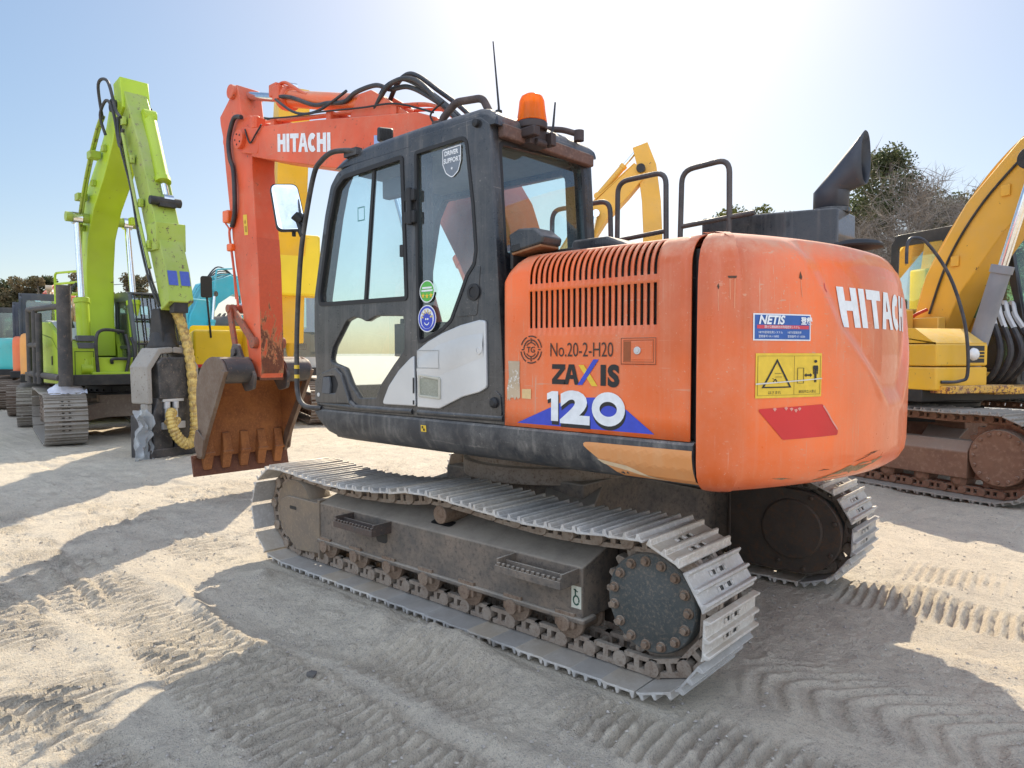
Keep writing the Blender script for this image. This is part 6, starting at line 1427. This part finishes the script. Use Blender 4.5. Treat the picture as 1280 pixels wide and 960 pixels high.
for x_, z_ in ((.62, 2.6), (1.2, 3.30), (1.9, 3.85)): MB().box(x_-.05, x_+.05, -.275, -.255, z_-.06, z_+.06).build('weld_lug', YEL_O, boom_y, .005)
MB().tube(smooth_path([(.30, -.27, 2.0), (.55, -.27, 2.65), (.95, -.27, 3.22), (1.5, -.27, 3.72)], 6), .014, 7).build('boom_cable', HOSE, boom_y)
MB().tube(smooth_path([(1.33, -1.30, 1.22), (1.38, -1.10, 1.23), (1.42, -1.04, 1.32), (1.41, -1.08, 1.8), (1.34, -1.22, 2.3), (1.24, -1.42, 2.65), (1.18, -1.54, 2.72), (1.16, -1.61, 2.66), (1.16, -1.62, 2.45)], 8), .017, 10).build('marker_pole', paint('blue_black_pole', (.02, .025, .04), .4, .2, .2, scale=8), yx)
handrails(yx, [[(.35, -.9, 1.8), (.35, -.9, 2.3), (-.9, -.9, 2.5), (-.9, -.9, 2.0)]], .02, YEL_O)
# ---- yellow machine far behind the orange hood
def far_machine(label, loc, head, body, cabm, arm, s=1., trk=TRK, trot=0., z=0., cab=True, cabglass=None, tail=1.9, cwm=None, boom=None, armp=None, bw=.42, ah=None, bh=None, bk=None, rails=False, by=0., ayy=None, sep=False):
    r = thing('excavator', label, 'excavator', loc, head); r.scale = (s, s, s)
    crawler(r, trot, 3.7, 2.1, .55, .86, trk, TRKR if trk is TRK else TRK, False)
    MB().box(-1.6, 1.2, -1.25, 1.25, .96, 1.12).build('deck', BLACK, r, .01)
    cw_arc(r, tail, 1.26, 1.0, 2.0, -.8, cwm or body)
    b = MB().box(-.85, 1.15, -1.26, -.48, 1.12, 1.85); b.box(-.85, .1, -.48, .25, 1.12, 1.9); b.build('side_house', body, r, .05, 40, 3)
    if cab: yard_cab(r, -.55, 1.15, .30, 1.26, 1.12, 2.90, cabm, cabglass)
    if boom: boom_set(r, boom, bh or [.4]+[.5]*(len(boom)-2)+[.35], bw, armp, ah or ([.35]+[.42]*(len(armp)-2)+[.28] if armp else None), bw*.75, arm, by, ay=ayy)
    if boom:
        for q in (-1, 1): cylinder_ram(r, (.95, by+q*(bw/2+.10), 1.2), (boom[len(boom)//2][0], by+q*(bw/2+.08), boom[len(boom)//2][1]), .085, .6, arm, CHROME, 'boom_cylinder')
    if armp:
        A_ = boom[-1]; cylinder_ram(r, (boom[-3][0], by, boom[-3][1]+.45), (armp[0][0], by, armp[0][1]), .075, .62, arm, CHROME, 'arm_cylinder')
        if bk is not None: bucket_simple(r, armp[-1][0], armp[-1][1], bk, 1.0, .95, BUCKET_OUT)
    if rails: handrails(r, [[(.6, -1.1, 1.85), (.6, -1.1, 2.5), (-.4, -1.1, 2.5), (-.4, -1.1, 1.9)]], .02, body)
    return r
y2 = far_machine('yellow excavator far behind, its bent boom rising between the charcoal cab and guard rail', W(.3, 17.), HDG(.97, -.24), YEL_O, WHITEC, YEL_O, 1.0, boom=[(.3, 1.6), (.55, 2.7), (1.1, 3.75), (1.75, 4.72), (2.3, 5.25), (2.75, 5.70)], armp=[(2.72, 6.25), (2.88, 5.75), (2.98, 5.0), (3.02, 4.2), (2.95, 3.2), (2.8, 2.6)], bw=.40, bk=radians(150), bh=[.4, .5, .52, .5, .45, .36])
y3 = far_machine('bright yellow excavator with a white cab, its tall arm upright behind the orange arm', W(-5.8, 16.), HDG(.45, -.893), YEL_B, WHITEC, YEL, 1.08, boom=[(.4, 1.6), (.9, 2.6), (1.9, 3.5), (2.9, 4.3), (3.75, 5.05)], armp=[(4.10, 5.55), (3.95, 5.05), (3.75, 4.2), (3.55, 3.3), (3.30, 1.6)], bw=.62, bk=None, ah=[.4, .62, .60, .5, .4], tail=1.8, by=.10, rails=False)
MB().box(3.25, 3.75, -.50, .58, 2.35, 3.35).build('arm_bracket', YEL_B, y3, .04)
MB().tube([(1.15, -.95, 1.7), (1.22, -1.02, 2.55)], .02, 8).prism(rpoly([(-1.12, 2.45), (-.92, 2.45), (-.92, 2.85), (-1.12, 2.85)], .05), 'x', 1.20, 1.26).build('mirror', RUBBER, y3, .01)
MB().box(1.151, 1.156, -1.20, -.5, 1.14, 1.20).build('red_stripe', REDP, y3)
MB().box(-.2, .9, 1.261, 1.266, 1.14, 1.22).build('red_stripe', REDP, y3)
t1 = far_machine('teal excavator with folded boom and hoses, behind the bright yellow one', W(-10.5, 22.), HDG(.38, .92), TEAL, DARKC, TEAL_B, 1.08, boom=[(.4, 1.6), (.7, 2.4), (1.2, 3.2), (2.0, 3.55), (2.9, 3.4)], armp=[(3.0, 3.75), (2.9, 3.2), (2.5, 2.4), (2.1, 1.5)], bw=.42, bk=radians(200), bh=[.5, .7, .75, .6, .4])
b = MB()
for i in range(5): b.tube(smooth_path([(1.0+.1*i, -.15+.08*i, 3.6), (1.5+.12*i, -.15+.08*i, 4.05-.05*i), (2.2+.1*i, -.1+.06*i, 3.8), (2.7+.1*i, -.1+.05*i, 3.0)], 6), .022, 6)
b.build('hose_bundle', HOSE, t1)
handrails(t1, [[(.2, -1.1, 1.9), (.2, -1.1, 2.9), (-.6, -1.1, 2.9), (-.6, -1.1, 1.9)], [(.9, -.6, 3.3), (1.0, -.6, 3.9), (1.7, -.6, 4.0), (1.8, -.6, 3.6)]], .025, TEAL_B)
f1 = far_machine('amber excavator with a dark navy cab seen from behind, beside the lime machine', W(-9.8, 16.2), HDG(-.55, .83), ORY, NAVY, OCH, .97, trk=TRKG, boom=[(.4, 1.6), (.7, 2.3), (1.4, 2.7), (2.3, 2.5), (3.0, 1.9)], armp=[(3.3, 2.3), (3.0, 1.8), (2.4, 1.2), (2.0, .7)], bk=radians(210), tail=1.55)
f2 = far_machine('red orange excavator with a navy cab, second from the left edge behind the amber one', W(-11.75, 18.8), HDG(-.5, .86), ORG, NAVY, ORG, .97, boom=[(.4, 1.6), (.7, 2.3), (1.4, 2.7), (2.3, 2.5), (3.0, 1.9)], armp=[(3.3, 2.3), (3.0, 1.8), (2.4, 1.2), (2.0, .7)], bk=radians(210), tail=1.55)
f3m = far_machine('teal excavator cut by the left edge of the photo', W(-13.7, 20.8), HDG(-.5, .86), TEAL, DARKC, BEI, .97, boom=[(.4, 1.6), (.7, 2.5), (1.3, 3.2), (2.1, 3.2), (2.8, 2.6)], armp=[(3.2, 3.0), (2.9, 2.5), (2.4, 1.6), (2.0, .9)], bk=radians(210), tail=1.7)
far_machine('ochre excavator with a mass of hoses, half hidden behind the lime guard rail', W(-12.0, 20.6), HDG(.2, -.98), OCH, GREYC, OCH, .92, boom=[(.4, 1.6), (.6, 2.2), (1.1, 2.7), (1.9, 2.85), (2.6, 2.5)], armp=[(2.8, 2.9), (2.6, 2.4), (2.3, 1.7), (2.0, 1.0)], bk=radians(190), bw=.45)
far_machine('distant red and white boom machine beyond the navy cab', W(-17.0, 27.5), HDG(.3, -.95), RED, WHITEC, RED, 1.05, boom=[(.4, 1.6), (.6, 2.6), (1.1, 3.3), (1.9, 3.5), (2.6, 3.1)], armp=[(2.8, 3.5), (2.6, 3.0), (2.3, 2.0), (2.0, 1.3)], bk=radians(190), bw=.5)
far_machine('beige excavator with raised boom at the far left edge', W(-19.0, 26.), HDG(.2, -.98), BEI, GREYC, BEI, 1.05, boom=[(.4, 1.6), (.6, 2.6), (1.0, 3.3), (1.7, 3.6), (2.5, 3.3)], armp=[(2.8, 3.7), (2.6, 3.2), (2.3, 2.2), (2.0, 1.3)], bk=radians(190), bw=.55)
# ================================================================== trees and wires
def leafmat(name, a, b_, c_):
    m, nt, out = _mat(name); L = nt.links.new
    oi = N(nt, 'ShaderNodeNewGeometry'); tc = N(nt, 'ShaderNodeTexCoord').outputs['Object']
    n1 = noise_n(nt, tc, .9, 3, .6)
    r_ = oi.outputs['Random Per Island']
    col = mixc(nt, r_, a, b_); col = mixc(nt, ramp(nt, n1, .42, .66), col, c_)
    p = N(nt, 'ShaderNodeBsdfPrincipled', Roughness=.6); p.inputs['Specular IOR Level'].default_value = .25; L(col, p.inputs['Base Color'])
    t = N(nt, 'ShaderNodeBsdfTranslucent'); L(col, t.inputs[0]); mx = N(nt, 'ShaderNodeMixShader'); mx.inputs[0].default_value = .35
    L(p.outputs[0], mx.inputs[1]); L(t.outputs[0], mx.inputs[2]); L(mx.outputs[0], out.inputs[0]); return m
LEAF_D = leafmat('dark_evergreen_leaf', (.05, .07, .03), (.105, .125, .05), (.075, .07, .038))
LEAF_B = leafmat('brownish_leaf', (.13, .098, .055), (.19, .145, .08), (.095, .095, .05))
LEAF_Y = leafmat('yellow_green_leaf', (.10, .115, .03), (.15, .15, .04), (.08, .085, .03))
BARK = rusty('bark', (.09, .07, .055), (.13, .105, .085), (.06, .045, .035), .9, 6., .6)
TWIG = rusty('twig_bark', (.23, .195, .165), (.17, .14, .115), (.29, .25, .215), .9, 3., .3)
def leaf_cloud(clumps, per, size, seed, asp=.5):
    r = np.random.RandomState(seed); V = []; F = []
    for (cx, cy, cz, rr) in clumps:
        n = int(per*rr*rr)
        d_ = r.randn(n, 3); d_ /= np.linalg.norm(d_, axis=1)[:, None]; rad = rr*(r.rand(n)**.45)
        c = np.array([cx, cy, cz])+d_*rad[:, None]*np.array([1, 1, .8])
        a = r.randn(n, 3); a /= np.linalg.norm(a, axis=1)[:, None]; b_ = np.cross(a, r.randn(n, 3)); b_ /= np.linalg.norm(b_, axis=1)[:, None]
        s = size*(.5+r.rand(n))[:, None]
        q = np.stack([c-a*s, c+b_*s*asp, c+a*s, c-b_*s*asp], 1)
        o = len(V); V += q.reshape(-1, 3).tolist(); F += [(o+4*i, o+4*i+1, o+4*i+2, o+4*i+3) for i in range(n)]
    return MB().add(V, F)
def crown_mesh(mb, name, mat, par):
    me = bpy.data.meshes.new(name); me.from_pydata(mb.v, [], mb.f); return finish(me, name, mat, par, 0, 0)
def tree(label, loc, h, rad, mat, seed, kind='round', cat='tree', group=None, per=120, size=.16, name='tree', base=.25):
    r = random.Random(seed); t = thing(name, label, cat, loc, r.random()*6, group)
    b = MB(); tips = []
    b.tube(smooth_path([(0, 0, -.2), (.1*r.random(), .1, h*.3), (.25*(r.random()-.5), .2*(r.random()-.5), h*.62), (0, 0, h*.93)], 5), [h*.022*(1-.85*i/15)+.02 for i in range(16)], 9)
    cl = []
    n = 15 if kind == 'round' else 24
    for i in range(n):
        a = r.random()*2*pi
        if kind == 'cone': f = base+(.98-base)*((i+.5)/n); rr = rad*(1.05-f)**.75*(.55+.6*r.random()); z = h*f
        else: f = base+(1-base)*r.random(); rr = rad*sqrt(max(.05, 1-((f-.58)/.50)**2))*(.35+.6*r.random()); z = h*f*.96
        e = Vector((rr*cos(a), rr*sin(a), z)); s_ = Vector((0, 0, max(h*.12, z-rr*.55)))
        b.tube([s_, s_.lerp(e, .5)+Vector((0, 0, .12)), e], [h*.007+.015, h*.004+.01, .012], 6)
        for k in range(3):
            q = s_.lerp(e, .55+.25*k)+Vector((r.uniform(-.3, .3)*rad*.4, r.uniform(-.3, .3)*rad*.4, r.uniform(-.2, .3)*rad*.3)); cl.append((q.x, q.y, min(q.z, h*.97), rad*(.16+.17*r.random())*(1.0 if kind == 'round' else .85)))
    cl.append((0, 0, h*.95, rad*.2))
    b.build('trunk', BARK, t, 0)
    crown_mesh(leaf_cloud(cl, per, size, seed), 'crown', mat, t); return t
def bare_tree(label, loc, h, seed, dens=5, name='bare_tree', group=None, spread=.75, thick=.02, fuzz=6, fz=.2):
    r = random.Random(seed); t = thing(name, label, 'tree', loc, 0, group); b = MB(); tw = MB()
    def grow(p, d_, L, rad, lev):
        q = p+d_*L*.5+Vector((r.uniform(-1, 1), r.uniform(-1, 1), r.uniform(-.3, .6)))*L*.08; e = p+d_*L
        if lev < 3: b.tube([p, q, e], [rad, rad*.85, rad*.68], 6 if lev else 8, False)
        else:
            u = d_.orthogonal().normalized()*rad*.9; w = d_.cross(u).normalized()*rad*.9
            tw.add([p+u, p-u*.5+w*.87, p-u*.5-w*.87, e], [(0, 1, 3), (1, 2, 3), (2, 0, 3)])
        if lev >= dens: return
        k = 3 if lev < 2 else 4
        for i in range(k):
            s_ = p.lerp(e, .35+.65*(i+1)/k)
            nd = (d_+Vector((r.gauss(0, 1), r.gauss(0, 1), r.gauss(.12, .7)))*spread*.62).normalized()
            grow(s_, nd, L*r.uniform(.52, .8), max(rad*.55, .011), lev+1)
    grow(Vector((0, 0, -.2)), Vector((r.uniform(-.1, .1), r.uniform(-.1, .1), 1)).normalized(), h*.36, h*thick, 0)
    b.build('trunk', TWIG, t, 0)
    fine = leaf_cloud([(p[0], p[1], p[2], h*.055) for p in tw.v[3::4*fuzz]], 60/(h*.055)**2*fz, h*.05, seed, .02) if fz else None
    if fine: tw.add(fine.v, fine.f)
    me = bpy.data.meshes.new('crown'); me.from_pydata([tuple(p) for p in tw.v], [], tw.f); finish(me, 'crown', TWIG, t, 0, 0); return t
D_ = lambda px, depth, z=0: W((px-640)/880*depth, depth, z)
lt = ['dark evergreen tree at the far left edge, the tallest there', 'russet brown tree, second from the left edge', 'dark tree between two russet ones beyond the navy cab', 'russet tree with a rounded top beyond the red boom', 'dark low tree beyond the lime guard rail', 'brown tree close behind the lime boom']
for i, (px, dp, h, rr, mt) in enumerate(((-8, 60, 8.2, 3.0, LEAF_D), (22, 58, 7.9, 2.3, LEAF_B), (38, 63, 7.4, 2.2, LEAF_D), (50, 57, 7.7, 2.0, LEAF_B), (68, 60, 8.0, 2.4, LEAF_D), (96, 58, 8.2, 2.6, LEAF_B))):
    tree(lt[i], D_(px, dp), h, rr, mt, 20+i, group='trees along the far left', per=420, size=.13, base=.12)
tree('russet brown round tree standing between the lime boom and its arm', D_(160, 55), 7.6, 2.4, LEAF_B, 31, per=420, size=.13)
tree('small dark tree low behind the lime cab', D_(196, 60), 5.0, 2.2, LEAF_D, 32, per=380, size=.13)
tree('tall dark evergreen tree behind the exhaust pipe', D_(1108, 34), 11.6, 3.5, LEAF_D, 41, 'round', per=620, size=.085, base=.30)
tree('lower dark evergreen beside the tall one, behind the yellow machine\'s cab', D_(1150, 36), 9.2, 3.4, LEAF_D, 42, 'round', per=420, size=.085, base=.2)
tree('olive brown tree low behind the exhaust pipe', D_(1068, 36), 8.4, 2.8, LEAF_B, 45, 'round', per=420, size=.085, base=.2)
tree('brown leaved tree nearest the yellow boom', D_(1216, 37), 9.6, 3.0, LEAF_B, 46, 'round', per=300, size=.085, base=.2)
tree('dark tree behind the bare ones, above the yellow machine\'s cab roof', D_(1178, 39), 9.6, 3.0, LEAF_D, 47, 'round', per=300, size=.085, base=.2)
tree('yellow green rounded treetop beyond the guard rail and exhaust duct', D_(950, 42), 10.3, 3.3, LEAF_Y, 43, per=700, size=.10, base=.55)
tree('dark pine whose top shows above the yellow boom at the right edge', D_(1292, 30), 11.2, 1.5, LEAF_D, 44, 'cone', per=600, size=.09)
bl = ['bare brown thicket tree left of the navy roofed cab, in front of the evergreen', 'bare forked tree just above the yellow machine\'s cab roof', 'bare twiggy tree touching the yellow boom', 'bare bushy tree low behind the exhaust duct', 'bare dense bush behind the bent marker pole']
for i, (px, dp, h, lv) in enumerate(((1092, 30, 9.0, 5), (1192, 30, 10.6, 5), (1228, 31, 10.6, 5), (1070, 28, 8.0, 5), (1140, 29, 8.8, 5))):
    bare_tree(bl[i], D_(px, dp), h, 60+i, lv, group='bare trees on the right', thick=.011 if i != 1 else .013)
for i, (px, dp, h) in enumerate(((905, 44, 11.0), (985, 45, 11.6), (850, 48, 10.6))):
    bare_tree(('thin bare tree beyond the guard rail', 'thin bare tree left of the exhaust pipe', 'faint bare tree seen through the tall guard rail')[i], D_(px, dp), h, 80+i, 4, group='thin bare trees far behind', thick=.008)
# low hedge bank that closes the yard on the right
t = thing('hedge', 'brown winter hedge closing the yard behind the yellow machine', 'hedge', D_(1180, 33))
rr_ = random.Random(5); cl = []; bb = MB()
for i in range(95):
    u = rr_.uniform(-7, 9); q = Vector((u*sin(YAW), -u*cos(YAW), 0)); z = rr_.uniform(.4, 6.3); cl.append((q.x+rr_.uniform(-1, 1), q.y+rr_.uniform(-1, 1), z, rr_.uniform(.7, 1.2)))
    if i % 3 == 0: bb.tube([(q.x, q.y, 0), (q.x+rr_.uniform(-.5, .5), q.y+rr_.uniform(-.5, .5), z+.6)], [.06, .02], 6)
bb.build('stems', BARK, t); crown_mesh(leaf_cloud(cl, 330, .30, 9, .035), 'twigs', leafmat('twiggy_hedge', (.20, .165, .13), (.26, .22, .175), (.14, .118, .09)), t)
for i, (z0, z1) in enumerate(((9.0, 8.4), (7.4, 6.9))):
    p0, p1 = W(-80, 66, z0), W(-30, 66, z1); pts = [p0.lerp(p1, k/12)+Vector((0, 0, -1.2*(1-(2*k/12-1)**2))) for k in range(13)]
    tag(MB().tube(pts, .035, 5).build('power_line', plain('wire_%d' % i, (.12, .12, .13), .5), None, 0), ('upper', 'lower')[i]+' of the two thin grey wires crossing the trees at the far left', 'power line')
